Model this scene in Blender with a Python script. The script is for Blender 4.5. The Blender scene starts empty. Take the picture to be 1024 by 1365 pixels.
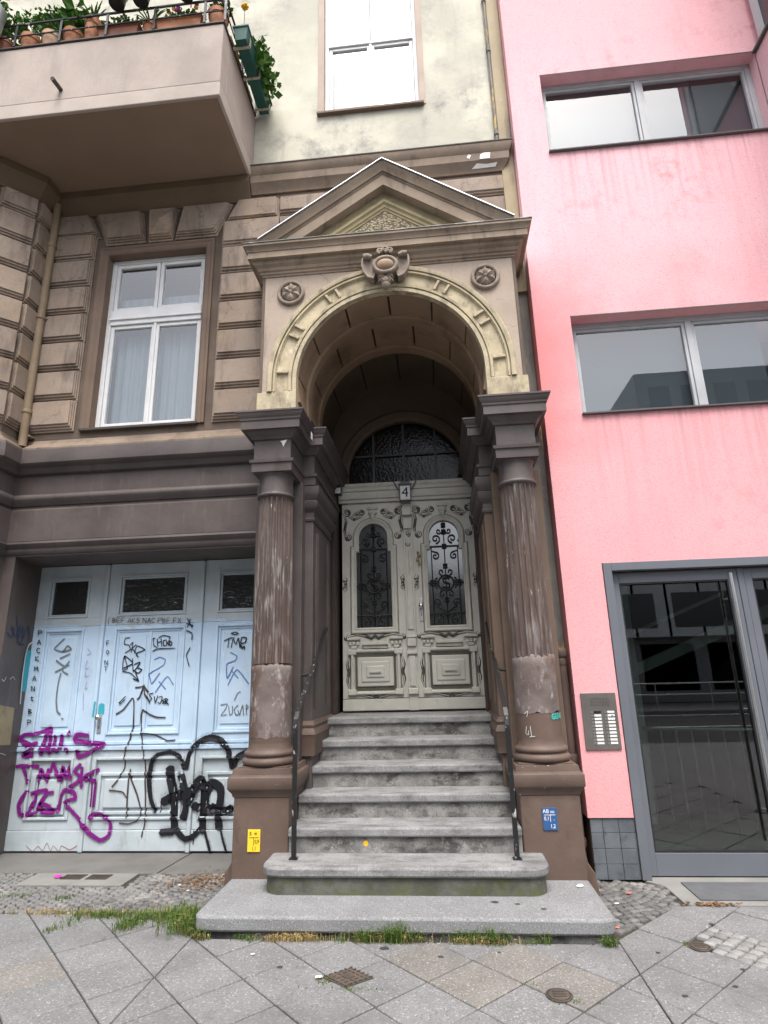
import bpy, bmesh, math, random
from mathutils import Vector, Matrix
random.seed(7)
R = math.radians
PI = math.pi
scene = bpy.context.scene
COL = scene.collection

# ---------------------------------------------------------------- camera, sky, sun, exposure
def make_camera():
    pitch, roll, yaw = R(15.570), R(-1.517), R(5.104)
    fw = Vector((-math.sin(yaw)*math.cos(pitch), math.cos(yaw)*math.cos(pitch), math.sin(pitch)))
    r0 = Vector((math.cos(yaw), math.sin(yaw), 0)); u0 = r0.cross(fw)
    ri = math.cos(roll)*r0 + math.sin(roll)*u0
    up = -math.sin(roll)*r0 + math.cos(roll)*u0
    cd = bpy.data.cameras.new('camera'); cd.sensor_fit = 'HORIZONTAL'; cd.sensor_width = 36
    cd.lens = 36*778/1024; cd.clip_start = .05; cd.clip_end = 500
    c = bpy.data.objects.new('camera', cd); COL.objects.link(c)
    m = Matrix((ri, up, -fw)).transposed().to_4x4(); m.translation = (0, 0, 1.5485)
    c.matrix_world = m
    scene.camera = c
make_camera()
SUN_EL, SUN_AZ = 64, 12          # degrees; azimuth measured from -Y (street side) towards +X
w = bpy.data.worlds.new('World'); scene.world = w; w.use_nodes = True
nt = w.node_tree; nt.nodes.clear()
sky = nt.nodes.new('ShaderNodeTexSky'); sky.sky_type = 'NISHITA'; sky.sun_disc = False
sky.sun_elevation = R(SUN_EL); sky.sun_rotation = R(180-SUN_AZ); sky.air_density = 1.0; sky.dust_density = 4.0
hs = nt.nodes.new('ShaderNodeHueSaturation'); hs.inputs['Saturation'].default_value = .45   # overcast: the blue washed out by cloud
bg = nt.nodes.new('ShaderNodeBackground'); bg.inputs['Strength'].default_value = .15
wo = nt.nodes.new('ShaderNodeOutputWorld')
nt.links.new(sky.outputs[0], hs.inputs['Color']); nt.links.new(hs.outputs[0], bg.inputs[0]); nt.links.new(bg.outputs[0], wo.inputs[0])
sl = bpy.data.lights.new('sun', 'SUN'); sl.energy = 1.1; sl.angle = R(32); sl.color = (1, .97, .93)
so = bpy.data.objects.new('sun', sl); COL.objects.link(so)
so.rotation_euler = (R(90-SUN_EL), 0, R(SUN_AZ))
scene.view_settings.view_transform = 'Standard'; scene.view_settings.look = 'None'
scene.view_settings.gamma = 1; scene.view_settings.use_curve_mapping = False
scene.view_settings.exposure = 1.45
scene.cycles.max_bounces = 8; scene.cycles.diffuse_bounces = 3; scene.cycles.transparent_max_bounces = 12

# ---------------------------------------------------------------- materials
class NB:
    def __init__(s, name):
        s.m = bpy.data.materials.new(name); s.m.use_nodes = True
        s.nt = s.m.node_tree; s.b = s.nt.nodes['Principled BSDF']
        g = s.nt.nodes.new('ShaderNodeNewGeometry'); s.pos = g.outputs['Position']
    def node(s, t, **k):
        n = s.nt.nodes.new(t)
        for a, b in k.items(): setattr(n, a, b)
        return n
    def link(s, a, b): s.nt.links.new(a, b)
    def vec(s, sc, off=0):
        n = s.node('ShaderNodeMapping'); n.inputs['Scale'].default_value = sc if isinstance(sc, tuple) else (sc,)*3
        n.inputs['Location'].default_value = (off, off*.7, off*1.3)
        s.link(s.pos, n.inputs['Vector']); return n.outputs[0]
    def noise(s, sc, det=4, rough=.55, off=0, dist=0):
        n = s.node('ShaderNodeTexNoise'); n.inputs['Scale'].default_value = 1
        n.inputs['Detail'].default_value = det; n.inputs['Roughness'].default_value = rough; n.inputs['Distortion'].default_value = dist
        s.link(s.vec(sc, off), n.inputs['Vector']); return n.outputs['Fac']
    def voro(s, sc, feat='F1', off=0, out='Distance'):
        n = s.node('ShaderNodeTexVoronoi', feature=feat); n.inputs['Scale'].default_value = 1
        s.link(s.vec(sc, off), n.inputs['Vector']); return n.outputs[out]
    def ramp(s, fac, lo, hi, a=0., b=1.):
        n = s.node('ShaderNodeMapRange'); n.clamp = True
        for i, v in zip(('From Min', 'From Max', 'To Min', 'To Max'), (lo, hi, a, b)): n.inputs[i].default_value = v
        s.link(fac, n.inputs['Value']); return n.outputs[0]
    def math(s, op, a, b=None):
        n = s.node('ShaderNodeMath', operation=op); n.use_clamp = True
        for i, v in enumerate((a, b)):
            if v is None: continue
            if isinstance(v, (int, float)): n.inputs[i].default_value = v
            else: s.link(v, n.inputs[i])
        return n.outputs[0]
    def mix(s, fac, a, b):
        n = s.node('ShaderNodeMix', data_type='RGBA')
        for i, v in ((0, fac), (6, a), (7, b)):
            if isinstance(v, (int, float)): n.inputs[i].default_value = v
            elif isinstance(v, tuple): n.inputs[i].default_value = v if len(v) == 4 else v+(1,)
            else: s.link(v, n.inputs[i])
        return n.outputs[2]
    def axis(s, i):
        n = s.node('ShaderNodeSeparateXYZ'); s.link(s.pos, n.inputs[0]); return n.outputs[i]
    def bump(s, fac, strength, dist=.01):
        n = s.node('ShaderNodeBump'); n.inputs['Strength'].default_value = strength; n.inputs['Distance'].default_value = dist
        s.link(fac, n.inputs['Height'])
        if s.b.inputs['Normal'].is_linked: s.link(s.b.inputs['Normal'].links[0].from_socket, n.inputs['Normal'])
        s.link(n.outputs[0], s.b.inputs['Normal'])
    def done(s, col, rough=.7, metal=0, spec=.35):
        if isinstance(col, tuple): s.b.inputs['Base Color'].default_value = col if len(col) == 4 else col+(1,)
        else: s.link(col, s.b.inputs['Base Color'])
        if isinstance(rough, (int, float)): s.b.inputs['Roughness'].default_value = rough
        else: s.link(rough, s.b.inputs['Roughness'])
        s.b.inputs['Metallic'].default_value = metal; s.b.inputs['Specular IOR Level'].default_value = spec
        return s.m

def surf(name, base, dark, sc=3., amt=(.35, .7), rough=.7, layers=(), bumps=((60, .25, .004),), spec=.3, rnd=0, metal=0, cracks=None):
    """base/dark mottling, then layers (color, scale, lo, hi, strength, offset) of stains, streaks, flakes"""
    n = NB(name)
    c = n.mix(n.ramp(n.noise(sc, 6, .6), amt[0], amt[1]), base, dark)
    for i, (lc, lsc, lo, hi, st, *rest) in enumerate(layers):
        f = n.ramp(n.noise(lsc, 7, .65, off=11.3*(i+1)), lo, hi, 0, st)
        for (sc2, lo2, hi2) in rest:
            f = n.math('MULTIPLY', f, n.ramp(n.noise(sc2, 3, .5, off=5.1*(i+2)), lo2, hi2))
        c = n.mix(f, c, lc)
    if cracks:      # (scale, colour, strength): thin wandering cracks in patches
        wob = n.node('ShaderNodeVectorMath', operation='ADD'); nz = n.node('ShaderNodeTexNoise'); nz.inputs['Scale'].default_value = cracks[0]*2.2; nz.inputs['Detail'].default_value = 4
        n.link(n.pos, nz.inputs['Vector']); sc_ = n.node('ShaderNodeVectorMath', operation='SCALE'); sc_.inputs['Scale'].default_value = .5/cracks[0]
        n.link(nz.outputs['Color'], sc_.inputs[0]); n.link(n.pos, wob.inputs[0]); n.link(sc_.outputs[0], wob.inputs[1])
        vo = n.node('ShaderNodeTexVoronoi', feature='DISTANCE_TO_EDGE'); vo.inputs['Scale'].default_value = cracks[0]; n.link(wob.outputs[0], vo.inputs['Vector'])
        f = n.math('MULTIPLY', n.ramp(vo.outputs['Distance'], .004*cracks[0]/3, .012*cracks[0]/3, cracks[2], 0), n.ramp(n.noise(1.3, 2, .5, off=21), .5, .58))
        c = n.mix(f, c, cracks[1])
    if rnd:
        oi = n.node('ShaderNodeObjectInfo')
        h = n.node('ShaderNodeHueSaturation'); n.link(c, h.inputs['Color'])
        n.link(n.ramp(oi.outputs['Random'], 0, 1, 1-rnd, 1+rnd), h.inputs['Value']); c = h.outputs[0]
    for bsc, bst, bd in bumps: n.bump(n.noise(bsc, 5, .6, off=3), bst, bd)
    return n.done(c, rough, metal, spec)

V = lambda k, r=9: (k, k, k/r)      # vertical streak scale
M = {}
M['brown'] = surf('dark brown paint', (.100, .081, .074), (.066, .052, .047), 2.2, rough=.5, spec=.35,
   layers=[((.16, .13, .12), V(14, 6), .55, .75, .5), ((.4, .36, .33), (38, 38, 26), .72, .76, .8, (3, .5, .62)), ((.03, .02, .018), (3, 3, 5), .6, .75, .5)], bumps=((40, .2, .004), (4, .3, .02)))
M['entab'] = surf('dark entablature paint', (.092, .076, .071), (.058, .047, .043), 2.5, rough=.5, spec=.35,
   layers=[((.03, .022, .02), (6, 6, 1.4), .55, .72, .5), ((.5, .47, .44), (30, 30, 24), .74, .77, .8, (2.5, .52, .62))], bumps=((40, .2, .004), (5, .3, .015)))
M['shaft'] = surf('worn column paint', (.100, .074, .064), (.062, .045, .039), 3, rough=.55,
   layers=[((.34, .315, .305), (26, 26, 2.6), .50, .62, .7, (2.0, .38, .56)), ((.10, .062, .048), (3, 3, 2), .45, .6, .5), ((.55, .52, .5), (42, 42, 9), .64, .69, .85, (2.2, .44, .58))], bumps=((50, .35, .004), (9, .3, .012)))
M['shaft_low'] = surf('bared column plaster', (.185, .152, .14), (.10, .075, .066), 3.5, rough=.7,
   layers=[((.105, .065, .05), (5, 5, 3), .5, .58, .85), ((.42, .39, .38), (14, 14, 7), .56, .68, .6), ((.6, .58, .55), (40, 40, 30), .70, .73, .9)], bumps=((50, .4, .004), (9, .5, .012)))
M['pedestal'] = surf('red brown pedestal paint', (.128, .088, .068), (.094, .064, .05), 2.5, rough=.55,
   layers=[((.16, .115, .095), (5, 5, 5), .5, .7, .6), ((.62, .58, .54), (24, 24, 24), .72, .745, .9, (2.2, .48, .58)), ((.05, .035, .028), (8, 8, 3), .6, .74, .6)], bumps=((45, .3, .004), (6, .35, .012)))
M['pedcap'] = surf('flaking pedestal moulding paint', (.125, .087, .068), (.08, .056, .045), 3, rough=.55,
   layers=[((.66, .62, .58), (17, 17, 30), .66, .685, .9, (3, .42, .55)), ((.05, .035, .028), (9, 9, 4), .6, .74, .5)], bumps=((45, .3, .004), (8, .4, .01)))
M['sand'] = surf('tan rusticated render', (.315, .25, .20), (.215, .165, .128), 2.0, rough=.8, rnd=.07, cracks=(3.2, (.07, .055, .045), .5),
   layers=[((.35, .25, .165), (2.4, 2.4, 3.5), .5, .7, .6), ((.06, .048, .04), V(7, 5), .52, .7, .6), ((.10, .08, .065), (40, 40, 40), .56, .68, .4), ((.11, .085, .07), (1.4, 1.4, 1.4), .52, .7, .5)], bumps=((70, .25, .004), (10, .25, .01)))
M['joint'] = surf('dark joint render', (.14, .105, .08), (.09, .066, .05), 3, rough=.8)  # darker brown render, mainly the wall behind the blocks
M['bandtan'] = surf('tan moulding render', (.25, .19, .14), (.15, .112, .084), 2.5, rough=.75,
   layers=[((.06, .045, .036), (8, 8, 3), .56, .72, .6), ((.30, .24, .17), (6, 6, 12), .6, .75, .5)], bumps=((60, .25, .004),))
M['reveal'] = surf('brown window surround', (.17, .118, .085), (.125, .088, .065), 3, rough=.7)
M['archwall'] = surf('rosy beige porch render', (.425, .345, .28), (.34, .27, .215), 1.6, rough=.8, cracks=(2.2, (.14, .11, .09), .5),
   layers=[((.12, .10, .085), (5, 5, 1.0), .55, .72, .6), ((.19, .15, .12), (45, 45, 45), .56, .68, .35), ((.44, .34, .26), (3, 3, 3), .52, .7, .5), ((.22, .17, .11), (9, 9, 9), .62, .74, .5)], bumps=((80, .2, .003), (8, .2, .01)))
M['ochre'] = surf('ochre archivolt paint', (.50, .425, .285), (.34, .285, .19), 4, rough=.75,
   layers=[((.11, .09, .065), (8, 8, 4), .50, .68, .75), ((.13, .11, .085), (40, 40, 40), .56, .68, .4), ((.68, .62, .48), (6, 6, 6), .62, .72, .7)], bumps=((70, .25, .004), (12, .25, .008)))
M['olive'] = surf('ochre tympanum paint', (.36, .30, .175), (.24, .20, .12), 3, rough=.8,
   layers=[((.10, .085, .06), (7, 7, 7), .55, .74, .6)], bumps=((70, .25, .004),))
def stucco():
    n = NB('pitted stucco'); v = n.voro(42)
    f = n.ramp(v, .3, .7)
    c = n.mix(f, (.36, .30, .20), (.14, .115, .075)); n.bump(v, .8, -.02)
    return n.done(c, .9)
M['stucco'] = stucco()
M['corona'] = surf('porch cornice render', (.315, .245, .18), (.20, .152, .112), 2.4, rough=.75,
   layers=[((.055, .042, .034), (7, 7, 2.2), .54, .72, .7), ((.36, .28, .20), (5, 5, 9), .58, .72, .5)], bumps=((60, .25, .004), (9, .25, .01)))
M['ornament'] = surf('dusty grey ornament', (.29, .235, .185), (.15, .122, .098), 9, rough=.8,
   layers=[((.32, .26, .2), (14, 14, 14), .55, .7, .6)], bumps=((90, .3, .003),))
M['oval'] = surf('brown oval boss', (.30, .21, .14), (.23, .16, .105), 6, rough=.75)
M['vault'] = surf('dusty vault render', (.30, .205, .132), (.22, .148, .095), 2, rough=.8,
   layers=[((.12, .075, .045), (3, 3, 3), .5, .7, .6)])
M['back_brown'] = surf('dark brown back wall', (.105, .074, .050), (.07, .05, .034), 2, rough=.7, layers=[((.10, .07, .05), (3, 3, 3), .55, .75, .5)])  # darker brown for the deepest vault panels, end wall and fanlight arch
M['groove'] = surf('dark groove', (.05, .035, .028), (.03, .02, .017), 5, rough=.8)
def cream():
    n = NB('stained cream render')
    c = n.mix(n.ramp(n.noise(1.1, 6, .6), .38, .62), (.60, .57, .465), (.46, .44, .365))
    st = n.math('MULTIPLY', n.ramp(n.noise(3.1, 8, .7, off=4), .47, .72), n.ramp(n.noise(.9, 3, .5, off=9), .42, .62))
    c = n.mix(st, c, (.20, .196, .185))
    c = n.mix(n.math('MULTIPLY', n.ramp(n.noise((7, 7, .8), 6, .6, off=2), .58, .75), .5), c, (.33, .31, .26))
    c = n.mix(n.ramp(n.noise(60, 3, .6, off=7), .62, .75, 0, .4), c, (.3, .29, .25))
    n.bump(n.noise(90, 5), .5, .004); n.bump(n.noise(5, 5), .3, .02)
    return n.done(c, .9)
M['cream'] = cream()
M['casing'] = surf('pinkish window casing', (.42, .33, .27), (.34, .26, .21), 3)
M['strip'] = surf('ochre corner strip', (.40, .33, .21), (.30, .24, .15), 2, layers=[((.12, .11, .10), V(9, 8), .52, .68, .75), ((.62, .58, .5), (15, 15, 4), .66, .72, .8)], bumps=((50, .4, .006),))
M['gap'] = surf('weathered grey corner wall', (.20, .185, .165), (.12, .11, .10), 4, layers=[((.45, .33, .12), (5, 5, 1.6), .56, .6, .9), ((.06, .055, .05), V(8, 5), .55, .7, .6)], bumps=((50, .5, .006),))
def pink():
    n = NB('pink stucco'); z, x = n.axis(2), n.axis(0)
    def add(s, f, lo, hi, a, b):
        m = n.node('ShaderNodeMath', operation='ADD'); n.link(s, m.inputs[0]); n.link(n.ramp(f, .3, .7, a, b), m.inputs[1]); return n.ramp(m.outputs[0], lo, hi)
    big = n.noise(.9, 4, .6, off=2)
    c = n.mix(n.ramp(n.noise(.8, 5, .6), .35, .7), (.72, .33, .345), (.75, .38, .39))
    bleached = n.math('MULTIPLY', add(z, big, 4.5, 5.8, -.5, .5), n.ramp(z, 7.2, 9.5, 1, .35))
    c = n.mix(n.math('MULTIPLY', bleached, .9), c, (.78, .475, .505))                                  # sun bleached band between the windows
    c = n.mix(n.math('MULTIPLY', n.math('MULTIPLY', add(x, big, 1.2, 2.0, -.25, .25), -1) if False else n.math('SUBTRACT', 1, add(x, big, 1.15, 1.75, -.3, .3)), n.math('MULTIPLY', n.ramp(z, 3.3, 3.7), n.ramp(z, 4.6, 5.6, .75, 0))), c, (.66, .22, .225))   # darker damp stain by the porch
    c = n.mix(n.ramp(n.noise((5, 5, .7), 6, .6, off=5), .54, .76, 0, .3), c, (.62, .27, .28))
    c = n.mix(n.ramp(n.noise(75, 3, .6, off=2), .54, .66, 0, .4), c, (.50, .21, .22))
    c = n.mix(n.math('MULTIPLY', n.ramp(n.noise(7, 6, .65, off=8), .5, .72, 0, .6), n.ramp(n.noise(.7, 3, .5, off=3), .54, .7)), c, (.46, .18, .18))
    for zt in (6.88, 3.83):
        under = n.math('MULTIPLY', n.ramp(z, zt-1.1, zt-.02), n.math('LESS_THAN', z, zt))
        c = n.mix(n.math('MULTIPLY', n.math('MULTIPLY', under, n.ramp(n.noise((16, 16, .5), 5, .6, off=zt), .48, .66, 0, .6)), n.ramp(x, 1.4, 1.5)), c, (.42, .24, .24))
    n.bump(n.noise(55, 6, .65), .4, .007); n.bump(n.noise(2.5, 3), .12, .02)
    return n.done(c, .85, 0, .2)
M['pink'] = pink()
def balc():
    n = NB('roughcast balcony render')
    c = n.mix(n.ramp(n.noise(1.6, 6, .6), .38, .65), (.41, .345, .30), (.33, .275, .24))
    c = n.mix(n.ramp(n.noise(130, 3, .6, off=2), .57, .7, 0, .55), c, (.20, .165, .145))
    c = n.mix(n.ramp(n.noise((6, 6, 1.1), 6, .6, off=6), .55, .75, 0, .5), c, (.26, .22, .20))
    n.bump(n.noise(120, 4), .5, .005)
    return n.done(c, .9)
M['balcony'] = balc()
M['balcony_band'] = surf('smooth balcony edge render', (.43, .365, .315), (.35, .295, .255), 2.5, rough=.8)
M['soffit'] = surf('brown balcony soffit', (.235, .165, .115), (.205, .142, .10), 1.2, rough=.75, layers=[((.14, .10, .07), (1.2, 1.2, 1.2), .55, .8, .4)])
M['crown'] = surf('brown crown moulding', (.15, .105, .066), (.12, .084, .054), 2)
M['white'] = surf('white window paint', (.70, .70, .70), (.62, .62, .61), 5, rough=.4, layers=[((.5, .49, .46), V(20, 5), .68, .8, .4)], bumps=())
M['room'] = surf('dim room wall', (.16, .15, .14), (.12, .115, .11), 1)
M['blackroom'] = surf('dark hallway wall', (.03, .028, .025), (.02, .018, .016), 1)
M['curtain'] = surf('pale net curtain', (.23, .265, .29), (.15, .175, .195), (18, 18, .4), bumps=(((22, 22, .3), .4, .03),))
M['blind'] = surf('grey roller blind', (.11, .13, .145), (.09, .105, .12), .8, bumps=())
M['pane_backing_dark'] = surf('dark pane backing', (.045, .055, .065), (.035, .042, .05), .8, bumps=())
M['tread'] = surf('worn step stone', (.25, .249, .246), (.18, .179, .176), 5, rough=.8,
   layers=[((.42, .415, .405), (95, 95, 95), .54, .63, .4), ((.075, .072, .068), (3.5, 9, 9), .47, .66, .7), ((.10, .097, .09), (14, 14, 14), .56, .68, .5), ((.04, .038, .035), (110, 110, 110), .55, .64, .65), ((.30, .295, .285), (7, 30, 30), .56, .68, .5)], bumps=((110, .4, .004), (9, .3, .012)))
M['riser'] = surf('blotched step stone', (.27, .264, .25), (.15, .146, .138), 6, (.38, .62), rough=.85,
   layers=[((.03, .029, .027), (5, 5, 9), .50, .64, .8), ((.38, .37, .345), (13, 13, 13), .56, .66, .65, (90, .42, .56)), ((.03, .029, .027), (95, 95, 95), .55, .64, .7)], bumps=((90, .5, .005), (9, .4, .014)))
M['mossy'] = surf('mossy step stone', (.125, .124, .105), (.07, .07, .058), 6, (.38, .62), rough=.9,
   layers=[((.085, .095, .03), (6, 6, 10), .48, .64, .65), ((.06, .06, .045), (9, 9, 9), .56, .7, .7), ((.36, .35, .31), (26, 26, 20), .64, .72, .6)], bumps=((90, .5, .005), (9, .4, .014)))
M['granite'] = surf('grey granite plinth', (.215, .217, .22), (.16, .162, .164), 2.5, rough=.8,
   layers=[((.46, .46, .46), (105, 105, 105), .54, .63, .5), ((.045, .045, .045), (110, 110, 110), .55, .63, .7), ((.26, .26, .255), (16, 16, 16), .58, .7, .4), ((.13, .13, .125), (3, 3, 3), .58, .74, .45)], bumps=((120, .35, .003),))
def slabm(name, a, b, fleck, dark):
    return surf(name, a, b, 3.5, rough=.85, rnd=.05,
      layers=[(fleck, (85, 85, 85), .56, .64, .7), (dark, (75, 75, 75), .55, .63, .75), ((.10, .10, .10), (38, 38, 38), .60, .68, .5), ((.115, .114, .112), (2.2, 2.2, 2.2), .50, .70, .65), ((.08, .078, .074), (6, 6, 6), .60, .70, .45), ((.32, .32, .31), (9, 9, 9), .70, .745, .35)], bumps=((120, .4, .004), (14, .2, .006)))
M['slab'] = slabm('grey pavement slab', (.178, .177, .175), (.142, .141, .139), (.40, .40, .40), (.085, .085, .085))
M['slab_warm'] = slabm('pebbly pavement slab', (.185, .175, .16), (.14, .132, .12), (.46, .43, .39), (.09, .08, .072))
M['soil'] = surf('sandy joint dirt', (.055, .050, .04), (.03, .028, .022), 9, rough=.95, layers=[((.07, .09, .025), (5, 5, 5), .56, .66, .7)], bumps=((80, .7, .008),))
M['cobble'] = surf('mosaic cobble stone', (.14, .137, .133), (.095, .093, .09), 30, rough=.8, rnd=.28, layers=[((.30, .28, .25), (4, 4, 4), .5, .7, .5)], bumps=((120, .4, .004),))
M['cobble_pale'] = surf('pale cobble stone', (.235, .232, .222), (.175, .172, .165), 30, rough=.8, rnd=.2, bumps=((120, .4, .004),))
M['concrete'] = surf('grey concrete strip', (.15, .145, .137), (.11, .106, .10), 3, rough=.85, layers=[((.11, .105, .095), (2.5, 2.5, 2.5), .52, .72, .6), ((.34, .32, .29), (90, 90, 90), .62, .7, .4)], bumps=((90, .4, .004), (6, .3, .01)))
M['concrete_pale'] = surf('pale concrete slab', (.215, .21, .195), (.17, .166, .155), 4, rough=.85, bumps=((90, .4, .004),))
M['mat'] = surf('grey door mat', (.115, .118, .125), (.08, .082, .088), 4, rough=.95, bumps=((260, .8, .004),))
M['iron'] = surf('rusty cast iron', (.075, .062, .052), (.042, .034, .03), 12, rough=.65, spec=.4, bumps=((90, .5, .004),))
M['rust'] = surf('rusty cover plate', (.10, .076, .06), (.055, .043, .035), 14, rough=.8, bumps=((90, .5, .004),))
M['grille'] = surf('black wrought iron', (.012, .012, .013), (.02, .02, .02), 10, rough=.45, spec=.5, bumps=())
M['rail'] = surf('chipped black railing', (.010, .010, .011), (.016, .015, .015), 9, rough=.35, spec=.5, layers=[((.55, .54, .52), (30, 30, 13), .61, .64, .9, (3, .48, .58)), ((.16, .09, .05), (18, 18, 9), .66, .72, .7)], bumps=((60, .3, .003),))
M['doorgrey'] = surf('greenish grey door paint', (.52, .505, .445), (.43, .415, .36), 4, rough=.5, spec=.4,
   layers=[((.20, .19, .155), (13, 13, 6), .58, .74, .6), ((.12, .105, .08), (34, 34, 24), .68, .74, .6)], bumps=((50, .2, .003), (12, .2, .006)))
M['doordirt'] = surf('dirty door groove', (.10, .095, .08), (.065, .06, .05), 6)
def bluedoor():
    n = NB('part repainted blue door')
    grey = n.mix(n.ramp(n.noise(4, 5), .4, .65), (.47, .53, .56), (.40, .455, .48))
    blue = n.mix(n.ramp(n.noise(3, 5, off=3), .4, .65), (.52, .66, .80), (.44, .575, .71))
    z = n.axis(2); x = n.axis(0)
    wob = n.noise(2.5, 4, .6, off=1)
    zz = n.node('ShaderNodeMath', operation='ADD'); n.link(z, zz.inputs[0]); n.link(n.ramp(wob, .3, .7, -.06, .06), zz.inputs[1])
    up = n.ramp(zz.outputs[0], 2.12, 2.135, 1, 0); lo = n.ramp(zz.outputs[0], .86, .93)
    c = n.mix(n.math('MULTIPLY', up, lo), grey, blue)
    c = n.mix(n.math('MULTIPLY', n.ramp(n.noise((9, 9, 3), 7, .65, off=6), .56, .72), n.ramp(z, .05, .6, .8, .25)), c, (.24, .24, .225))
    c = n.mix(n.ramp(n.noise(30, 4, .6, off=8), .70, .745, 0, .8), c, (.72, .74, .74))
    n.bump(n.noise(40, 4), .2, .003)
    return n.done(c, .45, 0, .4)
M['bluedoor'] = bluedoor()
def glass(name, tint=(.9, .93, .93), ior=1.75, rough=0., bump=None, body=None):
    n = NB(name); n.nt.nodes.remove(n.b)
    out = n.nt.nodes['Material Output']
    fr = n.node('ShaderNodeFresnel'); fr.inputs['IOR'].default_value = ior
    gl = n.node('ShaderNodeBsdfGlossy'); gl.inputs['Roughness'].default_value = rough; gl.inputs['Color'].default_value = (1, 1, 1, 1)
    if body:
        tr = n.node('ShaderNodeBsdfDiffuse'); tr.inputs['Color'].default_value = body+(1,)
    else:
        tr = n.node('ShaderNodeBsdfTransparent'); tr.inputs['Color'].default_value = tint+(1,)
    if bump:
        b = n.node('ShaderNodeBump'); b.inputs['Strength'].default_value = bump[1]; b.inputs['Distance'].default_value = bump[2]
        n.link(n.noise(bump[0], 3, .5), b.inputs['Height'])
        n.link(b.outputs[0], gl.inputs['Normal']); n.link(b.outputs[0], fr.inputs['Normal'])
    gm = n.node('ShaderNodeNewGeometry'); mf = n.node('ShaderNodeMath', operation='MULTIPLY'); bf = n.node('ShaderNodeMath', operation='SUBTRACT'); bf.inputs[0].default_value = 1
    n.link(gm.outputs['Backfacing'], bf.inputs[1]); n.link(fr.outputs[0], mf.inputs[0]); n.link(bf.outputs[0], mf.inputs[1])
    mx = n.node('ShaderNodeMixShader'); n.link(mf.outputs[0], mx.inputs[0]); n.link(tr.outputs[0], mx.inputs[1]); n.link(gl.outputs[0], mx.inputs[2])
    n.link(mx.outputs[0], out.inputs[0]); return n.m
M['glass'] = glass('window glass', ior=2.05)
M['glass_door'] = glass('tinted door glass', (.55, .63, .61), 2.05)
M['glass_ripple'] = glass('rippled dark glass', ior=1.7, rough=.08, bump=((14, 14, 26), .55, .02), body=(.022, .022, .02))
M['glass_frost'] = glass('frosted hall glass', ior=2.1, rough=.13, bump=(60, .05, .004), body=(.03, .032, .03))
M['glass_fan'] = glass('hammered fanlight glass', ior=1.27, rough=.06, bump=(34, .22, .012), body=(.010, .010, .009))
M['alu'] = surf('slate grey aluminium', (.135, .145, .165), (.115, .125, .142), 2, rough=.4, spec=.4, bumps=())
M['alu_pale'] = surf('pale grey window frame', (.44, .45, .46), (.36, .37, .38), 3, rough=.5, bumps=())
M['lintel'] = surf('dark grey window head', (.105, .095, .095), (.085, .078, .078), 3)
M['steel'] = surf('brushed steel', (.62, .62, .60), (.55, .55, .53), (4, 4, 60), rough=.32, metal=1, bumps=())
M['panel_steel'] = surf('dull brown steel panel', (.20, .185, .17), (.155, .14, .13), 6, rough=.45, metal=.6, bumps=())
M['plate'] = surf('white name plate', (.72, .72, .70), (.62, .62, .6), 30, bumps=())
M['tile'] = surf('smudged slate tile', (.135, .15, .165), (.09, .10, .11), 7, rough=.55, rnd=.12, layers=[((.045, .048, .05), (11, 11, 11), .56, .66, .6)], bumps=((30, .2, .004),))
M['terra'] = surf('terracotta', (.42, .185, .095), (.30, .12, .062), 9, rough=.8, rnd=.25, layers=[((.5, .36, .26), (8, 8, 14), .56, .7, .5)])
M['terra_pale'] = surf('chalky terracotta', (.50, .33, .22), (.40, .24, .15), 9, rough=.85, layers=[((.6, .52, .44), (8, 8, 14), .5, .66, .7)])
M['terra_brown'] = surf('brown plastic planter', (.26, .095, .05), (.2, .07, .04), 5, rough=.5, bumps=())
M['pot_black'] = surf('black plastic pot', (.012, .012, .012), (.02, .02, .02), 5, rough=.4, bumps=())
M['zinc'] = surf('zinc bucket', (.52, .53, .54), (.42, .43, .44), 6, rough=.4, metal=.7, bumps=())
M['flash'] = surf('weathered zinc flashing', (.20, .195, .185), (.12, .115, .11), 8, rough=.6, layers=[((.5, .5, .48), (3, 3, 3), .52, .62, .8)])
M['green_box'] = surf('green plastic planter', (.018, .085, .07), (.014, .065, .052), 5, rough=.45, bumps=())
M['strap'] = surf('pale metal strap', (.40, .36, .28), (.3, .27, .2), 20, rough=.6)
def leafm(name, a, b, c2):
    n = NB(name); oi = n.node('ShaderNodeNewGeometry')
    c = n.mix(oi.outputs['Random Per Island'], a, b)
    c = n.mix(n.ramp(n.noise(9, 3), .5, .7), c, c2)
    m = n.done(c, .55, 0, .3)
    return m
M['leaf'] = leafm('green leaf', (.06, .16, .025), (.14, .26, .045), (.035, .09, .018))
M['leaf_ivy'] = leafm('ivy leaf', (.05, .15, .02), (.12, .24, .035), (.04, .10, .02))
M['grass'] = leafm('grass blade', (.055, .12, .02), (.13, .19, .04), (.19, .19, .06))
M['straw'] = leafm('dry grass blade', (.36, .26, .11), (.46, .36, .17), (.22, .2, .06))
M['litter'] = leafm('leaf litter', (.13, .07, .035), (.23, .13, .06), (.08, .045, .025))
M['flower'] = surf('yellow petal', (.85, .42, .02), (.8, .5, .05), 20, bumps=())
M['flower_p'] = surf('purple petal', (.35, .05, .30), (.45, .1, .4), 20, bumps=())
M['pipe'] = surf('tan drainpipe paint', (.26, .195, .125), (.19, .14, .09), 3, rough=.6, layers=[((.38, .33, .27), (9, 9, 3), .6, .74, .6)])
M['pipe_dark'] = surf('brown standpipe paint', (.085, .055, .045), (.055, .036, .03), 4, rough=.55)
M['yellow_sign'] = surf('yellow sign enamel', (.80, .56, .035), (.72, .5, .03), 8, rough=.4, bumps=())
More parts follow.
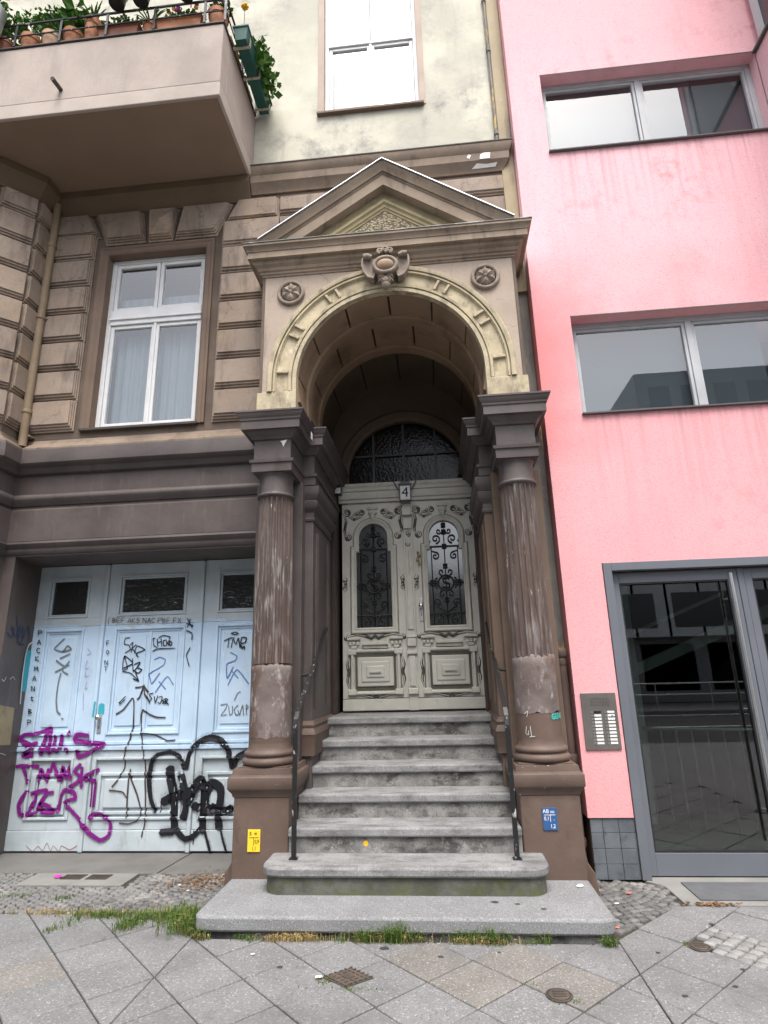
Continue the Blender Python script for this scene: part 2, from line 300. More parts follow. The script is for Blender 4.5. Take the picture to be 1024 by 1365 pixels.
M['blue_sign'] = surf('blue sign enamel', (.035, .10, .25), (.03, .085, .21), 8, rough=.4, bumps=())
M['ink'] = surf('black lettering', (.012, .012, .012), (.015, .015, .015), 5, bumps=())
M['white_ink'] = surf('white lettering', (.8, .8, .8), (.75, .75, .75), 5, bumps=())
M['paper'] = surf('white paper scrap', (.78, .77, .74), (.66, .65, .62), 20, bumps=())
M['orange'] = surf('orange wrapper', (.75, .22, .03), (.6, .16, .02), 14, bumps=())
M['redscrap'] = surf('red wrapper', (.6, .1, .06), (.5, .2, .12), 20, bumps=())
M['magenta'] = surf('magenta wrapper', (.55, .03, .32), (.45, .02, .25), 20, bumps=())
M['asphalt'] = surf('asphalt', (.05, .05, .052), (.04, .04, .041), 3, rough=.9)
M['road_white'] = surf('road paint', (.7, .7, .68), (.5, .5, .48), 6, rough=.7)
M['opp_grey'] = surf('pale concrete facade', (.62, .66, .63), (.54, .58, .55), 1)
M['opp_mid'] = surf('grey shop front', (.24, .24, .235), (.2, .2, .195), 1)
M['opp_dark'] = surf('dark facade', (.12, .115, .11), (.09, .088, .085), 1)
M['opp_yellow'] = surf('yellow facade band', (.55, .38, .05), (.5, .34, .05), 1)
M['opp_glass'] = glass('far window glass', ior=1.6, body=(.03, .035, .04))
def spray(name, col, rough=.6):
    n = NB(name)
    at = n.node('ShaderNodeAttribute', attribute_name='edge')
    nz = n.noise(70, 4, .7)
    s = n.node('ShaderNodeMath', operation='ADD'); n.link(at.outputs['Fac'], s.inputs[0]); n.link(n.ramp(nz, .3, .7, -.35, .35), s.inputs[1])
    a = n.ramp(s.outputs[0], .15, .6)
    n.link(a, n.b.inputs['Alpha'])
    return n.done(col, rough)
def mist(name, col):
    n = NB(name); at = n.node('ShaderNodeAttribute', attribute_name='edge')
    sp_ = n.ramp(n.noise(170, 2, .5), .48, .62)
    n.link(n.math('MULTIPLY', n.math('MULTIPLY', at.outputs['Fac'], .6), n.math('MULTIPLY', sp_, n.ramp(n.noise(9, 3, .5), .42, .6))), n.b.inputs['Alpha'])
    return n.done(col, .7)
M['g_mist_p'] = mist('purple overspray', (.19, .02, .19)); M['g_mist_k'] = mist('black overspray', (.02, .02, .026))
M['g_purple'] = spray('purple spray paint', (.17, .008, .17)); M['g_black'] = spray('black spray paint', (.008, .008, .012))
M['g_umber'] = spray('dark brown spray paint', (.06, .042, .04)); M['g_marker'] = spray('black marker', (.012, .014, .02))
M['g_bluepen'] = spray('blue marker', (.10, .19, .42)); M['g_grey'] = spray('grey marker', (.16, .18, .2)); M['g_violet'] = spray('violet pen', (.33, .33, .58))
M['g_redpen'] = spray('red brown pen', (.30, .12, .10)); M['g_teal'] = spray('teal paint', (.04, .36, .44)); M['g_white'] = spray('white chalk', (.62, .62, .62))
M['g_scratch'] = spray('white scratches', (.55, .53, .5)); M['g_aqua'] = spray('turquoise marker', (.04, .45, .38)); M['g_navy'] = spray('navy scribble', (.03, .045, .11))

# ---------------------------------------------------------------- mesh helpers
class MB:
    def __init__(s): s.v = []; s.f = []; s.a = []
    def add(s, vs, fs):
        o = len(s.v); s.v += [tuple(p) for p in vs]; s.f += [tuple(i+o for i in f) for f in fs]; return s
    def box(s, x0, x1, y0, y1, z0, z1):
        return s.add([(x0, y0, z0), (x1, y0, z0), (x1, y1, z0), (x0, y1, z0), (x0, y0, z1), (x1, y0, z1), (x1, y1, z1), (x0, y1, z1)],
              [(3, 2, 1, 0), (4, 5, 6, 7), (0, 1, 5, 4), (1, 2, 6, 5), (2, 3, 7, 6), (3, 0, 4, 7)])
    def grid(s, rings, closed_u=False, closed_v=True, caps=True):
        n, m = len(rings), len(rings[0]); vs = [p for r in rings for p in r]; fs = []
        for i in range(n if closed_u else n-1):
            for j in range(m if closed_v else m-1):
                a, b = i, (i+1) % n; c, d = j, (j+1) % m
                fs.append((a*m+c, a*m+d, b*m+d, b*m+c))
        if caps and not closed_u and closed_v:
            fs.append(tuple(range(m-1, -1, -1))); fs.append(tuple((n-1)*m+j for j in range(m)))
        return s.add(vs, fs)
    def lathe(s, cx, cy, prof, n=32):
        return s.grid([[(cx+r*math.cos(2*PI*k/n), cy+r*math.sin(2*PI*k/n), z) for k in range(n)] for r, z in prof])
    def tube(s, pts, r, n=6):
        pts = [Vector(p) for p in pts]; rings = []; u = None
        for i, p in enumerate(pts):
            t = (pts[min(i+1, len(pts)-1)]-pts[max(i-1, 0)]).normalized()
            if u is None:
                u = t.orthogonal().normalized()
            u = (u-t*u.dot(t)).normalized(); w_ = t.cross(u); rr = r[i] if isinstance(r, (list, tuple)) else r
            rings.append([tuple(p+u*rr*math.cos(2*PI*k/n)+w_*rr*math.sin(2*PI*k/n)) for k in range(n)])
        return s.grid(rings)
    def bar(s, pts, w_, h):     # flat bar: width w_ along +-X, thickness h, path in the YZ plane
        rings = []
        for i, p in enumerate(pts):
            a, b = Vector(pts[max(i-1, 0)]), Vector(pts[min(i+1, len(pts)-1)]); t = (b-a).normalized(); nn = Vector((1, 0, 0)).cross(t).normalized()
            p = Vector(p); rings.append([tuple(p+Vector((1, 0, 0))*sx*w_/2+nn*sn*h/2) for sx, sn in ((-1, -1), (1, -1), (1, 1), (-1, 1))])
        return s.grid(rings)
    def prism_xz(s, poly, y0, y1):
        n = len(poly); vs = [(x, y0, z) for x, z in poly]+[(x, y1, z) for x, z in poly]
        return s.add(vs, [tuple(range(n)), tuple(range(2*n-1, n-1, -1))]+[(i, i+n, (i+1) % n+n, (i+1) % n) for i in range(n)])
    def prism_xy(s, poly, z0, z1):
        n = len(poly); vs = [(x, y, z0) for x, y in poly]+[(x, y, z1) for x, y in poly]
        return s.add(vs, [tuple(range(n-1, -1, -1)), tuple(range(n, 2*n))]+[(i, (i+1) % n, (i+1) % n+n, i+n) for i in range(n)])
    def mould(s, path, prof, closed=False):     # plan path (x,y), profile (out,z); out is to the right of travel
        return s._sweep([(p[0], p[1]) for p in path], prof, closed, lambda a, b, o, z: (a, b, z), right=True)
    def sweep(s, path, prof, closed=False):     # path (x,z) in the facade plane, profile (n,y); n is to the left of travel
        return s._sweep(path, prof, closed, lambda a, b, o, y: (a, y, b), right=False)
    def _sweep(s, path, prof, closed, put, right):
        n = len(path); rings = []
        for i in range(n):
            p = Vector(path[i]); a = Vector(path[(i-1) % n]) if (closed or i > 0) else None; b = Vector(path[(i+1) % n]) if (closed or i < n-1) else None
            ds = [d.normalized() for d in ([p-a] if a is not None else [])+([b-p] if b is not None else []) if d.length > 1e-9]
            ns = [Vector((d.y, -d.x)) if right else Vector((-d.y, d.x)) for d in ds]
            m = ns[0] if len(ns) == 1 else (ns[0]+ns[1])/(1+ns[0].dot(ns[1]))
            rings.append([put(p.x+m.x*o, p.y+m.y*o, o, z) for o, z in prof])
        return s.grid(rings, closed_u=closed)
    def archplate(s, cx, cz, r, zb, x0, x1, zt, y0, y1, n=40):
        """wall x0..x1, zb..zt with an arched opening: straight jambs zb..cz, then a half circle"""
        inn = [(cx-r, zb)]+[(cx-r*math.cos(PI*k/n), cz+r*math.sin(PI*k/n)) for k in range(n+1)]+[(cx+r, zb)]
        out = []
        for (x, z) in inn:
            if z <= cz: out.append((x0 if x < cx else x1, z)); continue
            dx, dz = x-cx, z-cz; t = min((zt-cz)/dz, ((x1-cx)/dx if dx > 1e-9 else (x0-cx)/dx if dx < -1e-9 else 1e9))
            out.append((cx+dx*t, cz+dz*t))
        # snap the nearest points onto the corners
        for c in ((x0, zt), (x1, zt)):
            k = min(range(len(out)), key=lambda i: (out[i][0]-c[0])**2+(out[i][1]-c[1])**2); out[k] = c
        return s.grid([[(a[0], y0, a[1]), (b[0], y0, b[1]), (b[0], y1, b[1]), (a[0], y1, a[1])] for a, b in zip(inn, out)])
    def frame(s, x0, x1, z0, z1, w_, y0, y1):
        s.box(x0, x0+w_, y0, y1, z0, z1); s.box(x1-w_, x1, y0, y1, z0, z1)
        s.box(x0+w_, x1-w_, y0, y1, z0, z0+w_); s.box(x0+w_, x1-w_, y0, y1, z1-w_, z1); return s
    def mframe(s, x0, x1, z0, z1, prof):   # mitred moulded frame; profile (n outward, y)
        return s.sweep([(x0, z0), (x0, z1), (x1, z1), (x1, z0)], prof, closed=True)
    def blob(s, cx, cy, cz, rx, ry, rz, n=8, m=6):
        return s.grid([[(cx+rx*math.sin(PI*i/m)*math.cos(2*PI*k/n), cy+ry*math.sin(PI*i/m)*math.sin(2*PI*k/n), cz+rz*math.cos(PI*i/m)) for k in range(n)] for i in [.15]+list(range(1, m))+[m-.15]])
    def mesh(s, name, mat, smooth=None, weld=False):
        me = bpy.data.meshes.new(name); me.from_pydata(s.v, [], s.f); me.update()
        bm = bmesh.new(); bm.from_mesh(me)
        if weld: bmesh.ops.remove_doubles(bm, verts=bm.verts, dist=1e-4)
        bmesh.ops.recalc_face_normals(bm, faces=bm.faces); bm.to_mesh(me); bm.free()
        if mat is not None: me.materials.append(M[mat])
        if smooth is not None:
            me.polygons.foreach_set('use_smooth', [True]*len(me.polygons))
            me.set_sharp_from_angle(angle=R(smooth))
        return me

def put(name, me, parent=None, loc=(0, 0, 0), rot=(0, 0, 0), label=None, kind=None, scale=None):
    o = bpy.data.objects.new(name, me); COL.objects.link(o)
    o.location = loc; o.rotation_euler = rot
    if scale: o.scale = scale
    if parent is not None:
        o.parent = parent
        if parent.type == 'EMPTY': o.location = Vector(loc)-parent.location
    if label: o['label'] = label
    if kind: o['kind'] = kind
    return o
def obj(name, mb, mat, parent=None, bevel=0, smooth=None, label=None, kind=None):
    o = put(name, mb.mesh(name, mat, smooth), parent, label=label, kind=kind)
    if bevel:
        b = o.modifiers.new('bevel', 'BEVEL'); b.width = bevel; b.segments = 2; b.limit_method = 'ANGLE'; b.angle_limit = R(40)
    return o
def thing(name, label, cat, loc=(0, 0, 0), group=None):
    o = bpy.data.objects.new(name, None); COL.objects.link(o); o.location = loc; o.empty_display_size = .1
    return tag(o, label, cat, group)
def tag(o, label, cat, group=None):
    o['label'] = label; o['category'] = cat
    if group: o['group'] = group
    return o
def arc(cx, cz, r, a0, a1, n):
    return [(cx+r*math.cos(a0+(a1-a0)*k/n), cz+r*math.sin(a0+(a1-a0)*k/n)) for k in range(n+1)]
def smooth_path(pts, step):
    P_ = [Vector(p) for p in pts]
    if len(P_) > 2:
        q = []
        for i in range(len(P_)-1):
            a, b, c, d = P_[max(i-1, 0)], P_[i], P_[i+1], P_[min(i+2, len(P_)-1)]
            for t in (0, .2, .4, .6, .8):
                m0, m1 = (c-a)*.28, (d-b)*.28; q.append(b*(2*t**3-3*t*t+1)+m0*(t**3-2*t*t+t)+c*(3*t*t-2*t**3)+m1*(t**3-t*t))
        q.append(P_[-1]); P_ = q
    out = [P_[0]]
    for a, b in zip(P_, P_[1:]):
        L = (b-a).length; k = max(1, int(L/step))
        out += [a+(b-a)*(i+1)/k for i in range(k)]
    return out
def paint_stroke(mb, pts, width, place, lift):
    """a strip of paint laid on the relief: place(u, v) gives the surface point"""
    p = smooth_path(pts, .009); n = len(p)
    if n < 2: return
    rings = []; prev = None
    for i in range(n):
        t = p[min(i+1, n-1)]-p[max(i-1, 0)]
        t = t.normalized() if t.length > 1e-9 else (prev or Vector((1, 0))); prev = t
        nn = Vector((-t.y, t.x)); wv = width*(.85+.3*math.sin(i*.05+pts[0][0]*9)**2)
        rings.append([place(p[i]+nn*wv*k, lift) for k in (-.6, -.44, 0, .44, .6)])
    e0 = p[0]-(p[1]-p[0]).normalized()*width*.4; e1 = p[-1]+(p[-1]-p[-2]).normalized()*width*.4
    mb.grid([[place(e0, lift)]*5 if False else [place(e0+(Vector((0, 0))), lift) for _ in range(5)]]+rings+[[place(e1, lift) for _ in range(5)]], closed_v=False, caps=False)
    mb.a += [0]*5+[0, 1, 1, 1, 0]*n+[0]*5
def paint_obj(name, strokes, mat, parent, place, label=None, lift0=.002):
    mb = MB(); k = 0
    for wdt, pts in strokes:
        paint_stroke(mb, pts, wdt, place, lift0+.00012*k); k += 1
    me = bpy.data.meshes.new(name); me.from_pydata(mb.v, [], mb.f); me.materials.append(M[mat])
    at = me.attributes.new('edge', 'FLOAT', 'POINT'); at.data.foreach_set('value', [float(x) for x in mb.a])
    return put(name, me, parent, label=label)
def text_mesh(body, size, x, y, z, mat, parent, name='lettering', label=None, align='CENTER', sx=1.):
    cu = bpy.data.curves.new('tmp', 'FONT'); cu.body = body; cu.size = size; cu.align_x = align; cu.align_y = 'CENTER'; cu.extrude = .0008; cu.resolution_u = 3
    t = bpy.data.objects.new('tmp', cu); COL.objects.link(t)
    me = bpy.data.meshes.new_from_object(t); bpy.data.objects.remove(t); bpy.data.curves.remove(cu)
    me.name = name; me.materials.clear(); me.materials.append(M[mat])
    me.transform(Matrix.Rotation(R(90), 4, 'X') @ Matrix.Diagonal((sx, 1, 1, 1)))
    me.transform(Matrix.Translation((x, y, z)))
    return put(name, me, parent, label=label)
GRAF = [
 ('purple',0.0463,[(-4.254,1.011),(-4.185,1.061),(-4.07,1.068),(-3.914,1.116)]),
 ('purple',0.0463,[(-4.216,1.011),(-4.073,0.954),(-4.105,0.911),(-4.176,0.872),(-4.071,0.87)]),
 ('purple',0.0463,[(-4.194,0.993),(-4.15,0.959),(-4.039,0.982)]),
 ('purple',0.0463,[(-3.99,0.876),(-3.946,1.066),(-3.91,1.082),(-3.899,0.88)]),
 ('purple',0.0463,[(-3.984,0.926),(-3.89,0.938)]),
 ('purple',0.0463,[(-3.853,1.047),(-3.853,0.918),(-3.805,0.907)]),
 ('purple',0.0463,[(-3.786,1.054),(-3.787,0.92)]),
 ('purple',0.0463,[(-3.727,1.074),(-3.704,1.067)]),
 ('purple',0.0463,[(-3.713,0.927),(-3.724,0.894)]),
 ('purple',0.0463,[(-3.496,1.041),(-3.63,1.055),(-3.643,1.002),(-3.47,0.974),(-3.338,0.963),(-3.372,0.939),(-3.532,0.866),(-3.597,0.854),(-3.609,0.909)]),
 ('purple',0.0377,[(-4.227,0.768),(-4.162,0.778),(-4.004,0.76)]),
 ('purple',0.0377,[(-4.164,0.767),(-4.111,0.692),(-4.085,0.618)]),
 ('purple',0.0377,[(-3.979,0.625),(-3.976,0.74),(-3.918,0.657),(-3.901,0.739)]),
 ('purple',0.0377,[(-3.892,0.632),(-3.86,0.785),(-3.808,0.705),(-3.766,0.639)]),
 ('purple',0.0377,[(-3.756,0.631),(-3.753,0.754),(-3.702,0.663),(-3.68,0.769),(-3.646,0.646)]),
 ('purple',0.0377,[(-3.56,0.781),(-3.618,0.719),(-3.552,0.67),(-3.578,0.621),(-3.643,0.581)]),
 ('purple',0.0377,[(-3.543,0.751),(-3.532,0.58)]),
 ('purple',0.0377,[(-3.377,0.73),(-3.508,0.661),(-3.408,0.628),(-3.401,0.404)]),
 ('purple',0.0377,[(-4.08,0.545),(-4.127,0.481),(-4.149,0.416),(-4.127,0.345),(-4.059,0.339),(-4.001,0.448),(-3.992,0.52)]),
 ('purple',0.0377,[(-4.039,0.52),(-3.875,0.551),(-3.961,0.367),(-4.057,0.323)]),
 ('purple',0.0377,[(-3.808,0.534),(-3.877,0.519),(-3.94,0.415),(-3.895,0.359),(-3.784,0.358),(-3.863,0.423),(-3.933,0.431)]),
 ('purple',0.0377,[(-3.748,0.358),(-3.716,0.542),(-3.604,0.533),(-3.579,0.476),(-3.685,0.445),(-3.541,0.318),(-3.417,0.192),(-3.282,0.118),(-3.201,0.161),(-3.205,0.269),(-3.307,0.34),(-3.393,0.33),(-3.406,0.298)]),
 ('black',0.0343,[(-2.767,0.359),(-2.821,0.469),(-2.854,0.645),(-2.852,0.774),(-2.789,0.855),(-2.663,0.878),(-2.569,0.844),(-2.498,0.73)]),
 ('black',0.0446,[(-2.498,0.73),(-2.462,0.867),(-2.377,0.964),(-2.271,1.005),(-2.161,0.977),(-2.085,0.894),(-2.051,0.74),(-2.028,0.748),(-1.992,0.828),(-1.896,0.867)]),
 ('black',0.0652,[(-2.662,0.74),(-2.611,0.547),(-2.587,0.342),(-2.569,0.219)]),
 ('black',0.0652,[(-2.539,0.674),(-2.494,0.546),(-2.466,0.388),(-2.486,0.295)]),
 ('black',0.0652,[(-2.701,0.437),(-2.597,0.483),(-2.439,0.522),(-2.32,0.616)]),
 ('black',0.0652,[(-2.45,0.419),(-2.405,0.545),(-2.348,0.632),(-2.298,0.544),(-2.303,0.325),(-2.295,0.187)]),
 ('black',0.0652,[(-2.396,0.403),(-2.2,0.363)]),
 ('black',0.0652,[(-2.28,0.544),(-2.221,0.599),(-2.148,0.558),(-2.135,0.48),(-2.155,0.34),(-2.139,0.217)]),
 ('black',0.0652,[(-2.227,0.387),(-2.094,0.355),(-2.025,0.386)]),
 ('black',0.0446,[(-2.569,0.219),(-2.466,0.13),(-2.38,0.149),(-2.297,0.233)]),
 ('black',0.0446,[(-2.699,0.181),(-2.576,0.188)]),
 ('black',0.0189,[(-2.278,0.202),(-2.237,0.096),(-2.206,0.006)]),
 ('black',0.0189,[(-2.122,0.217),(-2.097,0.126),(-2.057,0.021)]),
 ('umber',0.0154,[(-2.994,1.51),(-2.971,1.414)]),
 ('umber',0.0154,[(-3.077,1.486),(-2.983,1.493),(-2.941,1.44)]),
 ('umber',0.0154,[(-2.99,1.502),(-3.022,1.398),(-3.048,1.373)]),
 ('umber',0.0154,[(-2.978,1.432),(-2.913,1.335)]),
 ('umber',0.0154,[(-3.252,1.239),(-3.181,1.281),(-3.1,1.386),(-3.078,1.348),(-3.064,1.142),(-3.08,1.008),(-3.122,0.876),(-3.119,0.745),(-3.172,0.632),(-3.221,0.576)]),
 ('umber',0.0154,[(-2.983,1.277),(-2.995,1.209),(-2.972,1.057),(-2.943,0.94),(-2.906,0.726),(-2.876,0.486),(-2.864,0.282),(-2.882,0.143)]),
 ('umber',0.0154,[(-2.983,1.277),(-2.913,1.233),(-2.836,1.203),(-2.739,1.196)]),
 ('umber',0.0154,[(-2.972,1.057),(-2.823,1.038),(-2.708,0.986),(-2.62,0.988)]),
 ('umber',0.0154,[(-3.062,0.728),(-3.036,0.647),(-2.959,0.502),(-2.91,0.36),(-2.939,0.282),(-3.026,0.251),(-3.116,0.259)]),
 ('umber',0.0154,[(-3.061,0.712),(-3.057,0.487),(-3.049,0.306)]),
 ('umber',0.0154,[(-3.245,0.544),(-3.172,0.539),(-3.107,0.527),(-3.056,0.471)]),
 ('marker',0.0103,[(-3.178,1.98),(-3.23,1.976),(-3.234,1.918),(-3.184,1.907),(-3.166,1.862),(-3.216,1.832)]),
 ('marker',0.0103,[(-3.171,1.907),(-3.144,1.933),(-3.154,1.834)]),
 ('marker',0.0103,[(-3.157,1.861),(-3.107,1.911)]),
 ('marker',0.0103,[(-3.146,1.87),(-3.103,1.829)]),
 ('marker',0.0103,[(-3.118,1.824),(-3.096,1.896),(-3.011,1.857),(-3.099,1.82),(-3.073,1.787)]),
 ('marker',0.0103,[(-3.222,1.8),(-3.178,1.679),(-3.228,1.663),(-3.222,1.8),(-3.125,1.726),(-3.22,1.68)]),
 ('marker',0.0103,[(-3.133,1.771),(-3.111,1.642),(-3.048,1.733),(-3.108,1.713)]),
 ('marker',0.0103,[(-3.047,1.718),(-3.076,1.68),(-3.023,1.661),(-3.062,1.626),(-3.113,1.66)]),
 ('marker',0.0103,[(-3.227,1.648),(-3.138,1.628),(-3.045,1.547)]),
 ('marker',0.0103,[(-3.045,1.547),(-3.11,1.575)]),
 ('marker',0.0103,[(-3.045,1.547),(-3.087,1.631)]),
 ('marker',0.0103,[(-2.909,1.966),(-2.934,1.963),(-2.917,1.899),(-2.882,1.875)]),
 ('marker',0.0103,[(-2.887,1.962),(-2.873,1.885)]),
 ('marker',0.0103,[(-2.877,1.925),(-2.839,1.933)]),
 ('marker',0.0103,[(-2.845,1.961),(-2.831,1.884)]),
 ('marker',0.0103,[(-2.797,1.945),(-2.82,1.938),(-2.812,1.891),(-2.789,1.894)]),
 ('marker',0.0103,[(-2.79,1.95),(-2.778,1.89)]),
 ('marker',0.0103,[(-2.779,1.913),(-2.755,1.943)]),
 ('marker',0.0103,[(-2.776,1.922),(-2.755,1.889)]),
 ('marker',0.0103,[(-2.747,1.936),(-2.726,1.917),(-2.735,1.889),(-2.756,1.907),(-2.747,1.936)]),
 ('marker',0.0103,[(-2.871,1.97),(-2.824,1.993),(-2.75,1.976),(-2.76,1.954)]),
 ('marker',0.0103,[(-2.927,1.837),(-2.871,1.86),(-2.689,1.862)]),
 ('marker',0.0103,[(-2.883,1.43),(-2.929,1.417),(-2.894,1.378),(-2.927,1.351)]),
 ('marker',0.0103,[(-2.871,1.398),(-2.855,1.339),(-2.834,1.403)]),
 ('marker',0.0103,[(-2.823,1.39),(-2.786,1.393),(-2.802,1.331),(-2.829,1.342)]),
 ('marker',0.0103,[(-2.753,1.375),(-2.783,1.355),(-2.758,1.341),(-2.779,1.327)]),
 ('marker',0.0103,[(-2.749,1.323),(-2.753,1.375),(-2.728,1.366),(-2.745,1.344),(-2.715,1.318)]),
 ('marker',0.0103,[(-2.18,1.918),(-2.115,1.947),(-2.074,1.946)]),
 ('marker',0.0103,[(-2.13,1.938),(-2.136,1.853)]),
 ('marker',0.0103,[(-2.102,1.852),(-2.087,1.937),(-2.056,1.882),(-2.031,1.944),(-2.013,1.849)]),
 ('marker',0.0103,[(-2.006,1.849),(-1.999,1.943),(-1.95,1.942),(-1.959,1.897),(-2.0,1.888)]),
 ('marker',0.0103,[(-1.995,1.866),(-1.99,1.834),(-1.969,1.862),(-1.962,1.826)]),
 ('marker',0.0103,[(-2.108,1.992),(-2.071,2.003),(-2.032,1.989),(-2.07,1.976),(-2.108,1.992)]),
 ('marker',0.0103,[(-3.234,1.342),(-3.191,1.384),(-3.17,1.405)]),
 ('marker',0.0103,[(-3.224,1.333),(-3.171,1.375)]),
 ('marker',0.0103,[(-2.575,2.153),(-2.517,2.056)]),
 ('marker',0.0103,[(-2.542,2.148),(-2.569,2.065)]),
 ('marker',0.0103,[(-2.582,2.107),(-2.509,2.081)]),
 ('marker',0.0103,[(-2.577,2.034),(-2.518,2.005),(-2.513,1.936)]),
 ('marker',0.0103,[(-2.527,1.861),(-2.561,1.79),(-2.525,1.683)]),
 ('bluepen',0.0103,[(-2.901,1.755),(-2.845,1.777),(-2.786,1.752),(-2.801,1.699),(-2.874,1.657),(-2.946,1.615),(-2.91,1.521),(-2.836,1.621)]),
 ('bluepen',0.0103,[(-2.865,1.438),(-2.754,1.587),(-2.682,1.503)]),
 ('bluepen',0.0103,[(-2.836,1.542),(-2.76,1.465)]),
 ('bluepen',0.0103,[(-2.109,1.804),(-2.042,1.767),(-2.058,1.723),(-2.141,1.69),(-2.131,1.554),(-2.074,1.662)]),
 ('bluepen',0.0103,[(-2.122,1.49),(-2.036,1.635),(-1.91,1.497)]),
 ('bluepen',0.0103,[(-2.082,1.619),(-2.019,1.551)]),
 ('grey',0.0086,[(-2.186,1.303),(-2.119,1.31),(-2.138,1.26),(-2.176,1.207),(-2.121,1.212)]),
 ('grey',0.0086,[(-2.103,1.293),(-2.09,1.208),(-2.064,1.225),(-2.067,1.292)]),
 ('grey',0.0086,[(-2.009,1.299),(-2.047,1.258),(-2.026,1.207),(-1.996,1.215),(-2.01,1.249)]),
 ('grey',0.0086,[(-1.99,1.203),(-1.963,1.298),(-1.95,1.202)]),
 ('grey',0.0086,[(-1.921,1.205),(-1.928,1.298),(-1.906,1.28),(-1.923,1.256)]),
 ('grey',0.0086,[(-2.051,1.343),(-2.017,1.41),(-1.99,1.423)]),
 ('grey',0.0189,[(-3.893,1.993),(-3.989,1.895),(-3.896,1.861),(-3.85,1.918),(-3.805,1.881),(-3.896,1.861)]),
 ('grey',0.0189,[(-3.81,1.839),(-3.916,1.793)]),
 ('grey',0.0189,[(-3.954,1.776),(-3.857,1.715),(-3.81,1.763)]),
 ('grey',0.0189,[(-3.948,1.659),(-3.81,1.727)]),
 ('grey',0.0189,[(-3.869,1.728),(-3.87,1.666),(-3.81,1.635)]),
 ('grey',0.0189,[(-3.888,1.648),(-3.903,1.542),(-3.902,1.383),(-3.878,1.279),(-3.841,1.247)]),
 ('grey',0.0189,[(-3.821,1.208),(-3.805,1.201)]),
 ('violet',0.0069,[(-3.623,1.884),(-3.582,1.834),(-3.621,1.821)]),
 ('violet',0.0069,[(-3.615,1.766),(-3.624,1.677),(-3.591,1.694)]),
 ('violet',0.0069,[(-3.616,1.659),(-3.619,1.606),(-3.582,1.614)]),
 ('violet',0.0069,[(-3.594,1.552),(-3.605,1.482),(-3.574,1.499)]),
 ('violet',0.0069,[(-3.616,1.447),(-3.6,1.282)]),
 ('redpen',0.0051,[(-4.02,0.07),(-3.948,0.02),(-3.9,0.066),(-3.849,0.028),(-3.813,0.093),(-3.767,0.023),(-3.746,0.069),(-3.685,0.02),(-3.664,0.069),(-3.579,0.035),(-3.511,0.069)]),
 ('marker',0.0086,[(-4.176,2.034),(-4.183,2.082),(-4.146,2.079),(-4.143,2.062),(-4.179,2.058)]),
 ('marker',0.0086,[(-4.175,1.941),(-4.161,1.989),(-4.136,1.94)]),
 ('marker',0.0086,[(-4.17,1.96),(-4.146,1.959)]),
 ('marker',0.0086,[(-4.14,1.898),(-4.162,1.906),(-4.174,1.882),(-4.155,1.858),(-4.135,1.862)]),
 ('marker',0.0086,[(-4.171,1.776),(-4.178,1.824)]),
 ('marker',0.0086,[(-4.144,1.823),(-4.172,1.8),(-4.135,1.775)]),
 ('marker',0.0086,[(-4.17,1.673),(-4.172,1.72),(-4.152,1.692),(-4.141,1.719),(-4.129,1.672)]),
 ('marker',0.0086,[(-4.175,1.578),(-4.161,1.625),(-4.136,1.577)]),
 ('marker',0.0086,[(-4.17,1.597),(-4.146,1.596)]),
 ('marker',0.0086,[(-4.172,1.481),(-4.179,1.527),(-4.139,1.48),(-4.146,1.526)]),
 ('marker',0.0086,[(-4.161,1.429),(-4.155,1.388),(-4.139,1.383)]),
 ('marker',0.0086,[(-4.174,1.414),(-4.141,1.415)]),
 ('marker',0.0086,[(-4.157,1.346),(-4.154,1.347)]),
 ('marker',0.0086,[(-4.171,1.258),(-4.178,1.304),(-4.146,1.294),(-4.17,1.282),(-4.14,1.271),(-4.171,1.258)]),
 ('marker',0.0086,[(-4.168,1.155),(-4.174,1.2),(-4.139,1.197),(-4.136,1.181),(-4.171,1.177)]),
 ('marker',0.006,[(-3.393,1.954),(-3.421,1.955),(-3.416,1.911)]),
 ('marker',0.006,[(-3.419,1.933),(-3.395,1.932)]),
 ('marker',0.006,[(-3.396,1.82),(-3.413,1.842),(-3.401,1.863),(-3.382,1.841),(-3.396,1.82)]),
 ('marker',0.006,[(-3.415,1.718),(-3.42,1.761),(-3.385,1.717),(-3.389,1.76)]),
 ('marker',0.006,[(-3.398,1.655),(-3.403,1.698)]),
 ('marker',0.006,[(-3.417,1.698),(-3.387,1.697)]),
 ('marker',0.0051,[(-3.409,2.197),(-3.426,2.168),(-3.416,2.12)]),
 ('marker',0.0051,[(-3.376,2.138),(-3.381,2.186),(-3.349,2.175),(-3.373,2.163),(-3.344,2.151),(-3.376,2.138)]),
 ('marker',0.0051,[(-3.302,2.183),(-3.333,2.184),(-3.328,2.136),(-3.297,2.135)]),
 ('marker',0.0051,[(-3.331,2.16),(-3.305,2.159)]),
 ('marker',0.0051,[(-3.255,2.182),(-3.286,2.183),(-3.281,2.134)]),
 ('marker',0.0051,[(-3.283,2.159),(-3.258,2.158)]),
 ('marker',0.0069,[(-3.221,2.145),(-3.218,2.145)]),
 ('marker',0.0051,[(-3.21,2.132),(-3.194,2.18),(-3.172,2.131)]),
 ('marker',0.0051,[(-3.204,2.151),(-3.181,2.15)]),
 ('marker',0.0051,[(-3.163,2.13),(-3.167,2.179)]),
 ('marker',0.0051,[(-3.134,2.178),(-3.162,2.154),(-3.127,2.129)]),
 ('marker',0.0051,[(-3.089,2.171),(-3.11,2.177),(-3.113,2.158),(-3.087,2.147),(-3.095,2.128),(-3.116,2.134)]),
 ('marker',0.0069,[(-3.055,2.139),(-3.053,2.14)]),
 ('marker',0.0051,[(-3.045,2.126),(-3.049,2.175),(-3.012,2.125),(-3.016,2.174)]),
